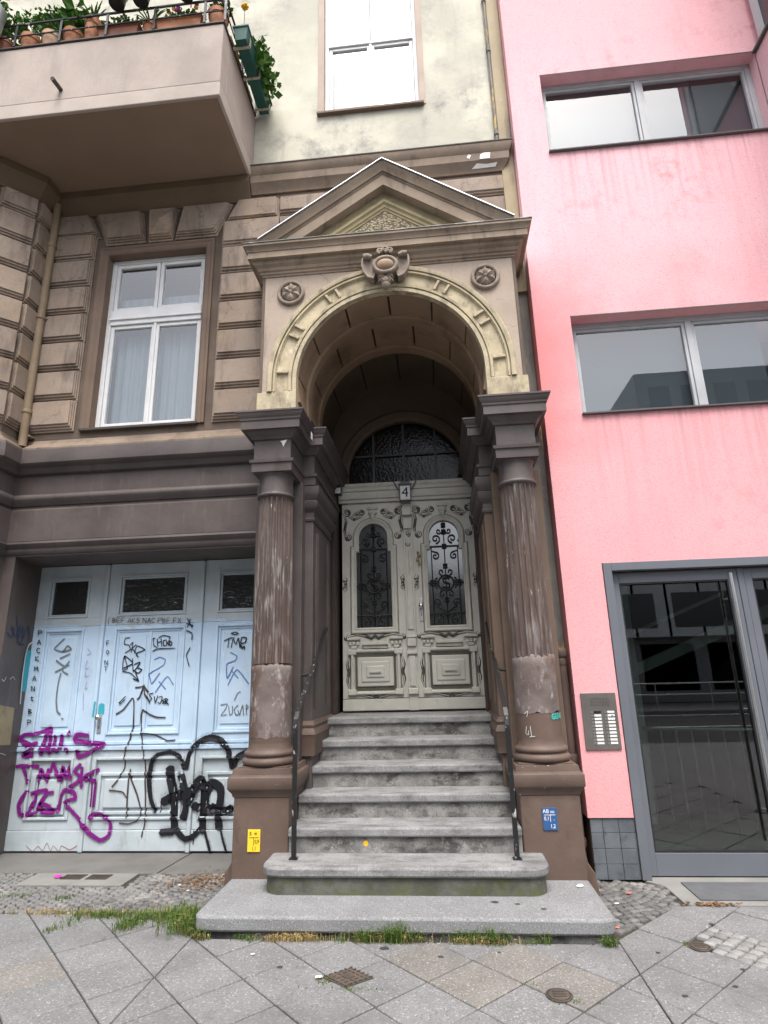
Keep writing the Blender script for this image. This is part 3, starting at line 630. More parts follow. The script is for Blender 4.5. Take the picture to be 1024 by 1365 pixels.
 ('marker',0.0051,[(-2.998,2.125),(-2.982,2.172),(-2.96,2.124)]),
 ('marker',0.0051,[(-2.992,2.144),(-2.969,2.143)]),
 ('marker',0.0051,[(-2.919,2.163),(-2.94,2.171),(-2.953,2.147),(-2.936,2.123),(-2.916,2.127)]),
 ('marker',0.0069,[(-2.891,2.133),(-2.888,2.134)]),
 ('marker',0.0051,[(-2.881,2.121),(-2.885,2.169),(-2.849,2.166),(-2.848,2.149),(-2.883,2.145)]),
 ('marker',0.0051,[(-2.834,2.119),(-2.838,2.168),(-2.807,2.157),(-2.831,2.144),(-2.802,2.133),(-2.834,2.119)]),
 ('marker',0.0051,[(-2.761,2.165),(-2.791,2.166),(-2.787,2.118)]),
 ('marker',0.0051,[(-2.789,2.142),(-2.764,2.141)]),
 ('marker',0.0069,[(-2.728,2.128),(-2.725,2.129)]),
 ('marker',0.0051,[(-2.691,2.162),(-2.721,2.164),(-2.718,2.116)]),
 ('marker',0.0051,[(-2.719,2.139),(-2.694,2.139)]),
 ('marker',0.0051,[(-2.671,2.114),(-2.642,2.161)]),
 ('marker',0.0051,[(-2.675,2.162),(-2.638,2.113)]),
]
# ================================================================ SETTING: street, pavement
def sheet(name, x0, x1, y0, y1, z, mat, kind='structure', parent=None):
    return obj(name, MB().add([(x0, y0, z), (x1, y0, z), (x1, y1, z), (x0, y1, z)], [(0, 1, 2, 3)]), mat, parent, kind=kind)
sheet('ground', -120, 120, -120, 120, -.16, 'soil')
obj('road', MB().box(-60, 60, -13, -3.2, -.158, -.12), 'asphalt', kind='structure')
mk = MB()
for i in range(-9, 10): mk.box(i*6, i*6+3, -8.2, -8.05, -.12, -.116)
mk.box(-60, 60, -3.75, -3.6, -.12, -.116); mk.box(-60, 60, -12.6, -12.45, -.12, -.116)
obj('road_markings', mk, 'road_white', kind='structure')
obj('kerb', MB().box(-60, 60, -3.2, -3.05, -.15, .003).box(-60, 60, -13.15, -13, -.15, .003), 'granite', kind='structure')
obj('far_pavement', MB().box(-60, 60, -18, -13.15, -.15, 0), 'slab', kind='structure')
pav = obj('pavement', MB().box(-4.7, 3.4, 1.3, 5.9, -.05, -.014), 'soil', kind='structure')
obj('pavement_margin', MB().box(-60, -4.7, -3.05, 5.0, -.15, 0).box(3.4, 60, -3.05, 5.15, -.15, 0).box(-4.7, 3.4, -3.05, 1.3, -.15, -.001), 'slab', kind='structure')
def clip(poly, a, b, c):   # keep a*x+b*y<=c
    out = []
    for i in range(len(poly)):
        p, q = poly[i], poly[(i+1) % len(poly)]; dp, dq = a*p[0]+b*p[1]-c, a*q[0]+b*q[1]-c
        if dp <= 0: out.append(p)
        if dp*dq < 0: t = dp/(dp-dq); out.append((p[0]+(q[0]-p[0])*t, p[1]+(q[1]-p[1])*t))
    return out
def area(p): return abs(sum(p[i][0]*p[(i+1) % len(p)][1]-p[(i+1) % len(p)][0]*p[i][1] for i in range(len(p))))/2
REG = [[(1, 0, -1.645), (0, 1, 4.42)], [(-1, 0, 1.637), (1, 0, .952), (0, 1, 4.062)], [(-1, 0, -.958), (-1, 1, 3.165), (0, 1, 4.66)]]
S = .4935
WARM = {(4, 2), (5, 2), (4, 3), (5, 1), (-2, 8), (-1, 7), (5, 4)}
PATCH = {(8, 0), (8, -1)}
unit = {}
full_slab = None
for k in range(-9, 17):
    for m in range(-9, 13):
        u0, u1, v0, v1 = 1.46+S*k+.006, 1.46+S*(k+1)-.006, 2.27+S*m+.006, 2.27+S*(m+1)-.006
        if (k, m) in PATCH: continue
        quad = [((u-v)/2, (u+v)/2) for u, v in ((u0, v0), (u1, v0), (u1, v1), (u0, v1))]
        cx, cy = sum(p[0] for p in quad)/4, sum(p[1] for p in quad)/4
        if not (-4.75 < cx < 3.5 and 1.25 < cy < 4.9): continue
        for rg in REG:
            p = quad
            for h in rg+[(0, -1, -1.3), (-1, 0, 4.7), (1, 0, 3.4)]:
                p = clip(p, *h)
                if len(p) < 3: break
            if len(p) < 3 or area(p) < .002: continue
            whole = abs(area(p)-area(quad)) < 1e-6
            mt = 'slab_warm' if (k, m) in WARM else 'slab'
            dz = random.uniform(-.003, .0015)
            if whole:
                if mt not in unit: unit[mt] = MB().prism_xy([(a-cx, b-cy) for a, b in quad], -.04, 0).mesh('paving_slab', mt)
                o = put('paving_slab', unit[mt], pav, (cx, cy, dz), (R(random.uniform(-.25, .25)), R(random.uniform(-.25, .25)), R(random.uniform(-.3, .3))))
            else:
                o = obj('paving_slab', MB().prism_xy(p, -.04, dz), mt, pav)
            b = o.modifiers.new('bevel', 'BEVEL'); b.width = .004; b.segments = 1
def cobble_mesh(s):
    mb = MB(); j = lambda a: a+random.uniform(-.006, .006)
    base = [(j(-s), j(-s)), (j(s), j(-s)), (j(s), j(s)), (j(-s), j(s))]; top = [(x*.8, y*.8) for x, y in base]
    mb.grid([[(x, y, -.02) for x, y in base], [(x, y, -.003) for x, y in base], [(x, y, .004) for x, y in top]])
    return mb.mesh('cobblestone', 'cobble', 60)
cob = [cobble_mesh(.027) for _ in range(6)]; cobp = [cobble_mesh(.031) for _ in range(5)]
for me in cobp: me.materials.clear(); me.materials.append(M['cobble_pale'])
inside = lambda p, poly: all((poly[(i+1) % len(poly)][0]-poly[i][0])*(p[1]-poly[i][1])-(poly[(i+1) % len(poly)][1]-poly[i][1])*(p[0]-poly[i][0]) >= 0 for i in range(len(poly)))
def cobbles(polys, cell, ang, holes=(), arcs=0):
    out = []; ca, sa = math.cos(R(ang)), math.sin(R(ang))
    for i in range(-90, 90):
        for j in range(-90, 90):
            a, b = i*cell+(.5*cell if j % 2 else 0), j*cell; b2 = b+arcs*math.cos(a*7)
            x, y = ca*a-sa*b2-1.6, sa*a+ca*b2+4.8
            x += random.uniform(-.006, .006); y += random.uniform(-.006, .006)
            if any(inside((x, y), q) for q in polys) and not any(h[0] < x < h[1] and h[2] < y < h[3] for h in holes): out.append((x, y))
    return out
right = cobbles([[(.985, 4.20), (1.50, 4.675), (1.54, 5.04), (1.42, 5.145), (1.05, 5.145), (.975, 4.70)]], .061, 38, arcs=.05)
left = cobbles([[(-4.25, 4.45), (-1.67, 4.45), (-1.68, 4.75), (-1.72, 5.27), (-4.25, 5.27)]], .059, 33, holes=[(-3.50, -2.58, 4.97, 5.3)], arcs=.04)
left.sort(key=lambda p: p[0]**2+p[1]**2)
for n, (x, y) in enumerate(right+left[:115]):
    put('cobblestone', cob[n % 6], pav, (x, y, random.uniform(-.005, .001)), (R(random.uniform(-4, 4)), R(random.uniform(-4, 4)), R(38+random.choice((0, 90, 180))+random.uniform(-14, 14))))
mb = MB()
for x, y in left[115:]:
    a = R(33+random.uniform(-14, 14)); h = random.uniform(-.004, .001); q = [(random.uniform(.024, .028)*sx, random.uniform(.024, .028)*sy) for sx, sy in ((-1, -1), (1, -1), (1, 1), (-1, 1))]
    rot = lambda p, s=1: (x+s*(p[0]*math.cos(a)-p[1]*math.sin(a)), y+s*(p[0]*math.sin(a)+p[1]*math.cos(a)))
    mb.grid([[rot(p)+(-.02,) for p in q], [rot(p)+(h-.003,) for p in q], [rot(p, .8)+(h+.004,) for p in q]])
obj('distant_cobbles', mb, 'cobble', pav, smooth=60, kind='stuff')
# pale cobble patch set into the slabs on the right
n = 0
for k, m in PATCH:
    for i in range(5):
        for j in range(5):
            u, v = 1.46+S*k+(i+.5)*S/5, 2.27+S*m+(j+.5)*S/5
            if (u-v)/2 < 1.45: continue
            put('cobblestone', cobp[n % 5], pav, ((u-v)/2+random.uniform(-.004, .004), (u+v)/2+random.uniform(-.004, .004), random.uniform(-.004, .002)), (0, 0, R(45+random.uniform(-7, 7)))); n += 1
# threshold strips
obj('threshold_strip', MB().prism_xy([(-4.25, 5.285), (-2.46, 5.285), (-2.40, 5.9), (-4.25, 5.9)], -.03, .004), 'concrete', pav, bevel=.006)
obj('threshold_strip', MB().prism_xy([(-2.45, 5.285), (-1.68, 5.285), (-1.66, 5.9), (-2.39, 5.9)], -.03, .001), 'concrete', pav, bevel=.006)
obj('concrete_strip', MB().prism_xy([(1.56, 4.672), (3.4, 4.672), (3.4, 5.3), (1.44, 5.3), (1.44, 5.15), (1.545, 5.03)], -.03, .004), 'concrete_pale', pav, bevel=.006)
# drain slab with two gratings
obj('drain_slab', MB().box(-3.49, -2.60, 4.985, 5.272, -.03, .006), 'concrete_pale', pav, bevel=.005)
for x0, x1, which in ((-3.20, -3.02, 'left'), (-2.98, -2.80, 'right')):
    t = thing('drain_grating', f'{which} one of the pair of black gratings in the slab before the graffiti door', 'grating', (x0, 5.11, 0), 'cellar gratings before the graffiti door')
    obj('grating_frame', MB().frame(x0, x1, 5.11, 5.225, .012, 0, 0.001) if False else MB().box(x0, x1, 5.11, 5.12, .004, .0105).box(x0, x1, 5.215, 5.225, .004, .0105).box(x0, x0+.01, 5.12, 5.215, .004, .0105).box(x1-.01, x1, 5.12, 5.215, .004, .0105), 'iron', t)
    obj('grating_well', MB().box(x0+.01, x1-.01, 5.12, 5.215, .004, .0068), 'groove', t)
    for i in range(7):
        xx = x0+.02+i*(x1-x0-.04)/6; obj('grating_bar', MB().box(xx-.004, xx+.004, 5.12, 5.215, .0068, .010), 'iron', t)

# ================================================================ APARTMENT HOUSE (old, left)
F = 5.30
house = thing('apartment_house', 'old stained apartment house with brown rusticated ground floor and cream upper wall', 'building', (-1.5, 5.3, 0))
obj('wall', MB().prism_xy([(-4.27, F), (-4.137, F), (-4.245, 5.86), (-4.245, 6.2), (-4.27, 6.2)], 0, 2.76)
    .box(-4.27, -1.22, F, 5.95, 2.76, 4.0), 'brown', house, label='dark brown painted wall around the graffiti door')
obj('wall', MB().box(-1.68, -1.225, F, 6.7, 0, 4.0).box(.535, 1.065, F+.01, 6.7, 0, 5.3), 'gap', house)
obj('wall', MB().box(-4.27, -3.53, F, 5.75, 4.0, 7.0).box(-2.39, -1.225, F, 6.7, 4.0, 6.21).box(-3.53, -2.39, F, 5.75, 6.21, 7.0).box(-3.53, -2.39, F, 5.75, 4.0, 4.07)
    .box(-2.39, -1.225, F, 5.75, 6.21, 7.0).box(-1.225, .93, F, 5.75, 5.25, 7.0).box(-1.225, .535, 5.75, 6.7, 5.2, 5.4), 'joint', house, label='tan rusticated wall')
obj('wall', MB().box(-6, -1.06, F, 5.75, 7.0, 12).box(.07, .93, F, 5.75, 7.0, 12).box(-1.06, .07, F, 5.75, 7.0, 7.93).box(-1.06, .07, F, 5.75, 10.2, 12), 'cream', house, label='stained cream upper wall')
obj('wall_end', MB().box(.93, 1.065, F-.02, 5.75, 5.3, 12), 'strip', house, label='peeling ochre strip at the end of the house')
# canted bay at the far left
bayp = [(-5.6, 3.66), (-4.26, 5.0), (-4.26, 5.31), (-5.6, 5.31)]
obj('bay', MB().prism_xy(bayp, 0, 3.9), 'brown', house)
obj('bay', MB().prism_xy(bayp, 3.9, 7.04), 'joint', house)
PATH = [(-5.6, 3.66), (-4.26, 5.0), (-4.26, F), (-1.24, F)]
obj('string_course', MB().mould(PATH, [(-.05, 3.93), (0, 3.93), (.115, 3.845), (.12, 3.83), (.12, 3.70), (.10, 3.675), (.07, 3.66), (.04, 3.61), (0, 3.595), (-.05, 3.595)]), 'entab', house, smooth=25)
obj('sill_weathering', MB().mould(PATH, [(-.03, 3.94), (0, 3.985), (.02, 3.94), (.112, 3.862), (.112, 3.84), (-.03, 3.84)]), 'bandtan', house)
obj('string_course', MB().mould(PATH, [(-.05, 3.40), (.0, 3.40), (.035, 3.388), (.055, 3.362), (.055, 3.33), (.03, 3.30), (.015, 3.275), (-.05, 3.275)]), 'entab', house, smooth=50)
obj('fascia', MB().mould(PATH, [(-.05, 3.25), (.012, 3.245), (.03, 3.225), (.03, 2.908), (-.05, 2.908)]), 'brown', house)
obj('string_course', MB().mould(PATH, [(-.05, 2.904), (.055, 2.898), (.062, 2.875), (.045, 2.845), (.03, 2.83), (.03, 2.80), (.01, 2.775), (-.05, 2.764)]), 'entab', house, smooth=40)
crown = [(-.05, 6.77), (.02, 6.77), (.03, 6.80), (.06, 6.86), (.10, 6.93), (.12, 6.96), (.12, 7.044), (-.05, 7.044)]
obj('crown_moulding', MB().mould([(-5.6, 3.66), (-4.26, 5.0), (-4.26, F), (-1.90, F)], crown), 'crown', house, smooth=30)
obj('cornice', MB().mould([(-1.89, F), (.93, F), (.93, 5.40)], [(-.05, 6.85), (.02, 6.85), (.03, 6.89), (.07, 6.945), (.08, 6.96), (.085, 7.05), (.095, 7.065), (.11, 7.10), (.12, 7.14), (.12, 7.16), (-.05, 7.20)]), 'bandtan', house, smooth=25)
obj('flashing', MB().mould([(-1.89, F), (.93, F), (.93, 5.40)], [(-.02, 7.195), (-.02, 7.206), (.128, 7.17), (.128, 7.158)]), 'iron', house)
obj('peeled_patch', MB().prism_xz([(.69, 6.97), (.80, 6.968), (.81, 7.045), (.74, 7.048), (.70, 7.03)], F-.0862, F-.07), 'paper', house)
obj('peeled_patch', MB().prism_xz([(.55, 7.00), (.58, 6.985), (.60, 7.03), (.57, 7.04)], F-.0862, F-.07), 'paper', house)
obj('peeled_patch', MB().add([(.60, F-.034, 6.892), (.70, F-.034, 6.892), (.86, F-.036, 6.895), (.88, F-.060, 6.928), (.76, F-.056, 6.922), (.66, F-.064, 6.934)], [(0, 1, 2, 3, 4, 5)]), 'paper', house)
# rusticated blocks: three stepped faces each
def block_mesh(w, h, l=.03, r=.03):
    mb = MB()
    mb.box(0, w, -.016, 0, .0, h-.002); mb.box(l*.4, w-r*.4, -.034, -.016, .022, h-.005); mb.box(l*.8, w-r*.8, -.052, -.034, .046, h-.008); mb.box(l*1.2, w-r*1.2, -.068, -.052, .07, h-.014)
    return mb.mesh('stone_block', 'sand')
_bm = {}
def block(x, z, w_, h, rot=0, y=F, l=.03, r=.03):
    z += random.uniform(-.003, .003); rot += R(random.uniform(-.35, .35))
    key = (round(w_, 3), round(h, 3), l, r)
    if key not in _bm: _bm[key] = block_mesh(w_, h, l, r)
    o = put('stone_block', _bm[key], house, (x, y, z), (0, 0, rot))
    b = o.modifiers.new('bevel', 'BEVEL'); b.width = .005; b.segments = 2
for k in range(8):
    z = 4.065+.3475*k; h = .345 if k < 7 else .265
    if k < 7:
        block(-4.255, z, .565, h, l=.0)
        block(-2.21, z, .66 if k < 4 else .66, h, r=.0)
    block(-4.26, z, .30, h, R(90), y=5.0, l=0, r=0)            # return of the bay
    c = .7071
    block(-4.26-.345*c, z, .345, h, R(45), y=5.0-.345*c, r=0)   # quoin of the bay
    block(-4.26-1.3*c, z+.17, .92, h, R(45), y=5.0-1.3*c)
for x0, x1 in ((-1.54, .92),):
    block(x0, 6.15, x1-x0, .34, l=0, r=0); block(x0, 6.495, x1-x0, .26, l=0, r=0)
def stepped(poly, name='voussoir', dia=False):
    mb = MB(); cx, cz = sum(p[0] for p in poly)/len(poly), sum(p[1] for p in poly)/len(poly)
    q = poly
    for s, yy, dz in ((1, .016, 0), (.95, .034, .008), (.90, .052, .016), (.85, .068, .024)):
        mb.prism_xz([(cx+(x-cx)*s, cz+(z-cz)*(s-.05*(s < 1))+dz) for x, z in poly], F-yy, F)
    if dia:
        p = [(cx+(x-cx)*.7, cz+(z-cz)*.66+.02) for x, z in poly]; mb.add([(x, F-.067, z) for x, z in p]+[(cx, F-.12, cz)], [(0, 1, 4), (1, 2, 4), (2, 3, 4), (3, 0, 4)])
    obj(name, mb, 'sand', house, bevel=.003)
stepped([(-3.57, 6.34), (-3.10, 6.34), (-3.16, 6.76), (-3.74, 6.76)])
stepped([(-3.072, 6.335), (-2.787, 6.335), (-2.735, 6.76), (-3.095, 6.76)], 'keystone', True)
stepped([(-2.762, 6.34), (-2.27, 6.34), (-2.10, 6.76), (-2.70, 6.76)])
stepped([(-4.25, 6.455), (-3.64, 6.455), (-3.79, 6.76), (-4.25, 6.76)])
stepped([(-2.18, 6.48), (-1.55, 6.48), (-1.55, 6.76), (-2.05, 6.76)])
# ground-floor window
obj('architrave', MB().sweep([(-3.53, 4.07), (-3.53, 6.21), (-2.39, 6.21), (-2.39, 4.07)], [(-.001, F+.10), (-.001, F-.012), (.02, F-.022), (.06, F-.022), (.075, F-.03), (.10, F-.03), (.10, F+.02)]), 'reveal', house, bevel=.003)
def window(x0, x1, z0, z1, y, zt0, zt1, fw, parent):
    """white casement: outer frame, transom, two lights below, two above; y is the front of the frame"""
    w_ = obj('window', MB().frame(x0, x1, z0, z1, fw, y, y+.07), 'white', parent, bevel=.004)
    xm = (x0+x1)/2
    tr = MB().box(x0+fw, x1-fw, y-.012, y+.06, zt0+.03, zt1-.03)
    obj('transom', tr.box(x0+fw-.01, x1-fw+.01, y-.03, y+.02, zt0+.085, zt0+.11) if zt1-zt0 > .2 else tr, 'white', w_, bevel=.004)
    for a, b in ((x0+fw+.003, xm-.003), (xm+.003, x1-fw-.003)):
        for c, d in ((z0+fw+.003, zt0+.027), (zt1-.027, z1-fw-.003)):
            obj('casement', MB().frame(a, b, c, d, .042, y+.008, y+.058), 'white', w_, bevel=.006)
            obj('pane', MB().box(a+.042, b-.042, y+.03, y+.034, c+.042, d-.042), 'glass', w_)
    obj('mullion', MB().box(xm-.014, xm+.014, y-.006, y+.03, z0+fw, zt0+.03), 'white', w_, bevel=.004)
    return w_
win = window(-3.53, -2.39, 4.085, 6.205, F+.09, 5.33, 5.57, .05, house)
obj('window_sill', MB().prism_xz([(-3.62, 4.055), (-2.36, 4.055), (-2.36, 4.082), (-3.62, 4.082)], F-.045, F+.1), 'iron', house, bevel=.003)
def room(x0, x1, z0, z1, y0, y1, parent, mat='room'):
    mb = MB().box(x0, x1, y1, y1+.1, z0, z1).box(x0-.1, x0, y0, y1, z0, z1).box(x1, x1+.1, y0, y1, z0, z1).box(x0, x1, y0, y1, z0-.1, z0).box(x0, x1, y0, y1, z1, z1+.1)
    obj('room', mb, mat, parent)
room(-4.0, -1.9, 4.0, 6.6, 5.76, 8.5, house)
def curtain(x0, x1, z0, z1, y, parent, mat, amp=.012, per=.09, name='curtain'):
    n = max(8, int((x1-x0)/.012)); mb = MB()
    pts = [(x0+(x1-x0)*i/n, y+amp*math.sin(2*PI*(x0+(x1-x0)*i/n)/per)+amp*.6*math.sin(i*.37)) for i in range(n+1)]
    mb.add([(x, yy, z) for z in (z0, z1) for x, yy in pts], [(i, i+1, n+2+i, n+1+i) for i in range(n)])
    return obj(name, mb, mat, parent, smooth=60)
curtain(-3.46, -2.45, 4.12, 5.32, 5.56, win, 'curtain')
obj('curtain', MB().box(-3.46, -2.45, 5.53, 5.534, 5.60, 5.78), 'curtain', win)
# first-floor window
obj('architrave', MB().sweep([(-1.06, 7.93), (-1.06, 10.2), (.07, 10.2), (.07, 7.93)], [(-.001, F+.1), (-.001, F-.012), (.07, F-.012), (.07, F+.02)]), 'casing', house)
win2 = window(-1.06, .07, 7.94, 10.2, F+.07, 9.03, 9.125, .045, house)
obj('window_sill', MB().box(-1.14, .12, F-.05, F+.1, 7.905, 7.935), 'reveal', house, bevel=.003)
room(-2, 1, 7.5, 10.8, 5.76, 8.5, house)
curtain(-1.0, .02, 7.97, 8.64, 5.55, win2, 'curtain', .002); curtain(-1.0, .02, 8.66, 8.99, 5.56, win2, 'blind', .001, name='blind'); curtain(-1.0, .02, 9.2, 10.1, 5.56, win2, 'blind', .001, name='blind')
# ---------------------------------------------------------------- balcony
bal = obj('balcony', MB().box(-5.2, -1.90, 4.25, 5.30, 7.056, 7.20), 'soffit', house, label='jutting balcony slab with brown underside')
obj('balcony_edge', MB().box(-5.2, -1.885, 4.235, 4.27, 7.05, 7.222).box(-1.92, -1.885, 4.27, 5.30, 7.05, 7.222), 'balcony_band', bal, bevel=.008)
obj('parapet', MB().box(-5.2, -1.89, 4.24, 4.40, 7.225, 8.0).box(-2.02, -1.89, 4.40, 5.30, 7.225, 8.0), 'balcony', bal, bevel=.012)
obj('coping', MB().box(-5.2, -1.875, 4.225, 4.42, 8.002, 8.02).box(-2.04, -1.875, 4.42, 5.29, 8.002, 8.02), 'iron', bal, bevel=.003)
obj('spout', MB().tube([(-3.56, 4.30, 7.36), (-3.56, 4.24, 7.355), (-3.555, 4.10, 7.33)], .022, 10), 'iron', bal, smooth=50)
rl = thing('balcony_railing', 'low black metal railing along the balcony edge around the flower pots', 'railing', (-3.5, 4.23, 8.02))
obj('top_rail', MB().tube([(-5.2, 4.225, 8.32), (-1.872, 4.225, 8.32)], .013, 6).tube([(-1.872, 4.225, 8.32), (-1.872, 5.28, 8.32)], .013, 6), 'rail', rl, smooth=50)
obj('middle_rail', MB().tube([(-5.2, 4.225, 8.16), (-1.872, 4.225, 8.16)], .008, 6).tube([(-1.872, 4.225, 8.16), (-1.872, 5.28, 8.16)], .008, 6), 'rail', rl, smooth=50)
for x, y in [(-4.66, 4.225), (-4.16, 4.225), (-3.66, 4.225), (-3.15, 4.225), (-2.63, 4.225), (-2.09, 4.225), (-1.872, 4.225), (-1.872, 4.75), (-1.872, 5.25)]:
    obj('rail_post', MB().box(x-.012, x+.012, y-.006, y+.006, 8.02, 8.32), 'rail', rl)
# ================================================================ ENTRANCE PORCH
M['bare'] = surf('bare orange brown plaster', (.16, .112, .082), (.105, .074, .055), 2, rough=.8, layers=[((.09, .06, .045), (4, 4, 2), .52, .68, .7), ((.5, .46, .4), (20, 20, 14), .7, .74, .8)])
M['jamb'] = surf('dark brown jamb paint', (.06, .042, .034), (.04, .028, .024), 3, rough=.5)
XC, HD = -.3435, 1.0765
porch = thing('entrance_porch', 'weathered brown entrance porch with two fluted columns, round arch and pediment', 'porch', (XC, 4.8, 0))
def fluted(cx, cy, z0, z1, r0, r1, nf=20, per=10):
    mb = MB(); rings = []
    for z, k in [(z0, 1)]+[(z0+(z1-.05-z0)*i/6, 1) for i in range(1, 7)]+[(z1-.03, .85), (z1-.015, .5), (z1-.005, .0), (z1, 0)]:
        r = r0+(r1-r0)*((z-z0)/(z1-z0))**1.3; ring = []
        for i in range(nf*per):
            t = (i % per)/per*2-1; d = .019*math.sqrt(max(0, 1-(t/.8)**2))*k
            a = 2*PI*(i+.0)/(nf*per); ring.append((cx+(r-d)*math.cos(a), cy+(r-d)*math.sin(a), z))
        rings.append(ring)
    return mb.grid(rings)
for sgn in (-1, 1):
    cx = XC+sgn*HD; cy = 4.955
    mir = lambda pts: pts if sgn < 0 else [(2*XC-x, y) for x, y in reversed(pts)]
    U = [(cx-.215, 5.3), (cx-.215, 4.75), (cx+.215, 4.75), (cx+.215, 5.3)]
    ped = obj('pedestal', MB().box(cx-.215, cx+.215, 4.75, 5.25, 0, .675).prism_xz([(cx+sgn*.20, 0), (cx+sgn*.30, 0), (cx+sgn*.285, .14), (cx+sgn*.24, .21), (cx+sgn*.219, .32), (cx+sgn*.20, .34)][::sgn], 4.82, 5.25), 'pedestal', porch, bevel=.008)
    obj('pedestal_cap', MB().mould(U, [(-.15, .672), (.006, .674), (.014, .70), (.033, .725), (.042, .737), (.042, .812), (.034, .824), (.018, .832), (.012, .872), (-.15, .886)]).box(cx-.2, cx+.2, 4.77, 5.2, .68, .884), 'pedcap', ped, smooth=40)
    col = obj('column', fluted(cx, cy, 1.66, 3.095, .166, .149), 'shaft', porch, smooth=35)
    obj('column_base', MB().lathe(cx, cy, [(.12, .87), (.2, .886), (.212, .895), (.218, .912), (.212, .93), (.198, .94), (.188, .944), (.188, .95), (.198, .956), (.203, .97), (.198, .984), (.182, .992), (.178, 1.0), (.170, 1.02), (.168, 1.05)], 48), 'pedcap', col, smooth=50)
    obj('shaft_foot', MB().lathe(cx, cy, [(.1, 1.04), (.168, 1.045), (.1675, 1.235), (.1, 1.236)] if sgn > 0 else [(.1, 1.04), (.168, 1.045), (.168, 1.10), (.1, 1.101)], 48), 'pedestal', col, smooth=50)
    zb_ = 1.236 if sgn > 0 else 1.101; jz = [random.gauss(0, .009) for _ in range(64)]; jz = [sum(jz[(k+i) % 64] for i in range(-3, 4))*.75 for k in range(64)]
    obj('bare_shaft', MB().grid([[(cx+r*math.cos(2*PI*k/64), cy+r*math.sin(2*PI*k/64), z+jz[(k*q+7*q) % 64]*w_) for k in range(64)] for r, z, w_, q in ((.15, zb_-.012, .8, 1), (.1695, zb_, .8, 1), (.1695, zb_+.05, 0, 1), (.1688, 1.60, 0, 1), (.1685, 1.648, .9, 1), (.155, 1.662, .9, 1))]), 'shaft_low', col, smooth=50, label='bared pale section of the column shaft')
    obj('column_neck', MB().lathe(cx, cy, [(.1, 3.09), (.15, 3.094), (.162, 3.097), (.170, 3.108), (.170, 3.118), (.162, 3.128), (.153, 3.132), (.150, 3.15), (.149, 3.27), (.153, 3.30), (.165, 3.312), (.1, 3.315)], 48), 'entab', col, smooth=50)
    for d in range(1):
        pass
    # pier behind the column and the pilaster in the passage
    obj('pier', MB().box(min(cx-sgn*-.0+sgn*.24, cx-sgn*.20), max(cx+sgn*.24, cx-sgn*.20), 5.135, 5.30, 0, 3.315), 'entab' if sgn < 0 else 'bare', porch, bevel=.006)
    ix = XC+sgn*.80                                           # passage face of the pilaster
    pil = obj('pilaster', MB().box(min(ix, ix+sgn*.2), max(ix, ix+sgn*.2), 5.26, 6.14, 0, 3.31), 'entab' if sgn < 0 else 'bare', porch, bevel=.008)
    for yy in (5.36, 5.44, 5.90, 5.98):
        obj('pilaster_fillet', MB().box(min(ix, ix-sgn*.014), max(ix, ix-sgn*.014), yy, yy+.022, 1.28, 2.88), 'entab' if sgn < 0 else 'bare', pil, bevel=.004)
    PU = mir([(XC-1.0, 5.26), (XC-.80, 5.26), (XC-.80, 6.14), (XC-1.0, 6.14)])
    obj('pilaster_capital', MB().mould(PU, [(-.1, 2.96), (.012, 2.965), (.018, 2.985), (.004, 3.0), (.004, 3.05), (.025, 3.075), (.045, 3.10), (.05, 3.15), (.03, 3.165), (.055, 3.205), (.065, 3.24), (.065, 3.295), (-.1, 3.31)]), 'entab', pil, smooth=35)
    obj('pilaster_base', MB().mould(PU, [(-.1, .9), (.03, .9), (.03, 1.05), (.04, 1.07), (.03, 1.10), (.018, 1.12), (.026, 1.145), (.012, 1.18), (-.1, 1.19)]), 'pedcap', pil, smooth=35)
    obj('passage_wall', MB().box(min(XC+sgn*.90, XC+sgn*1.2), max(XC+sgn*.90, XC+sgn*1.2), 5.30, 6.6, 0, 3.31), 'entab' if sgn < 0 else 'bare', porch)
    obj('door_jamb', MB().box(min(XC+sgn*.78, XC+sgn*.95), max(XC+sgn*.78, XC+sgn*.95), 6.32, 6.62, 1.15, 3.52).box(min(XC+sgn*.815, XC+sgn*.9), max(XC+sgn*.815, XC+sgn*.9), 6.22, 6.32, 1.15, 3.45), 'jamb', porch, bevel=.01)
    EP = mir([(XC-HD-.167, 5.3), (XC-HD-.167, 4.79), (XC-HD+.167, 4.79), (XC-HD+.167, 5.24), (XC-.79, 5.24), (XC-.79, 6.55)])
    ent = obj('entablature', MB().mould(EP, [(-.12, 3.312), (.012, 3.315), (.016, 3.392), (.03, 3.398), (.034, 3.424), (0, 3.43), (0, 3.615), (.018, 3.62), (.028, 3.645), (.058, 3.67), (.066, 3.686), (.10, 3.69), (.10, 3.764), (.11, 3.772), (.112, 3.79), (.128, 3.81), (.135, 3.835), (.142, 3.84), (.142, 3.855), (-.12, 3.862)])
        .box(cx-.15, cx+.15, 4.81, 5.3, 3.316, 3.858).box(min(XC+sgn*.81, XC+sgn*1.2), max(XC+sgn*.81, XC+sgn*1.2), 5.26, 6.55, 3.316, 3.858), 'entab', porch, smooth=25)
    obj('impost_block', MB().box(min(XC+sgn*.866, XC+sgn*1.235), max(XC+sgn*.866, XC+sgn*1.235), 4.772, 5.1, 3.862, 4.085), 'ochre', porch, bevel=.006)
obj('paint_flake', MB().prism_xz([(XC-HD+.07, 3.60), (XC-HD+.135, 3.612), (XC-HD+.11, 3.57), (XC-HD+.10, 3.545), (XC-HD+.085, 3.585)], 4.7885, 4.795), 'paper', porch, label='white torn paint flake on the left entablature')
obj('paper_remnant', MB().box(XC-HD+.3085, XC-HD+.3105, 4.98, 5.04, 3.69, 3.76), 'paper', porch, label='white paper remnant under the left cornice')
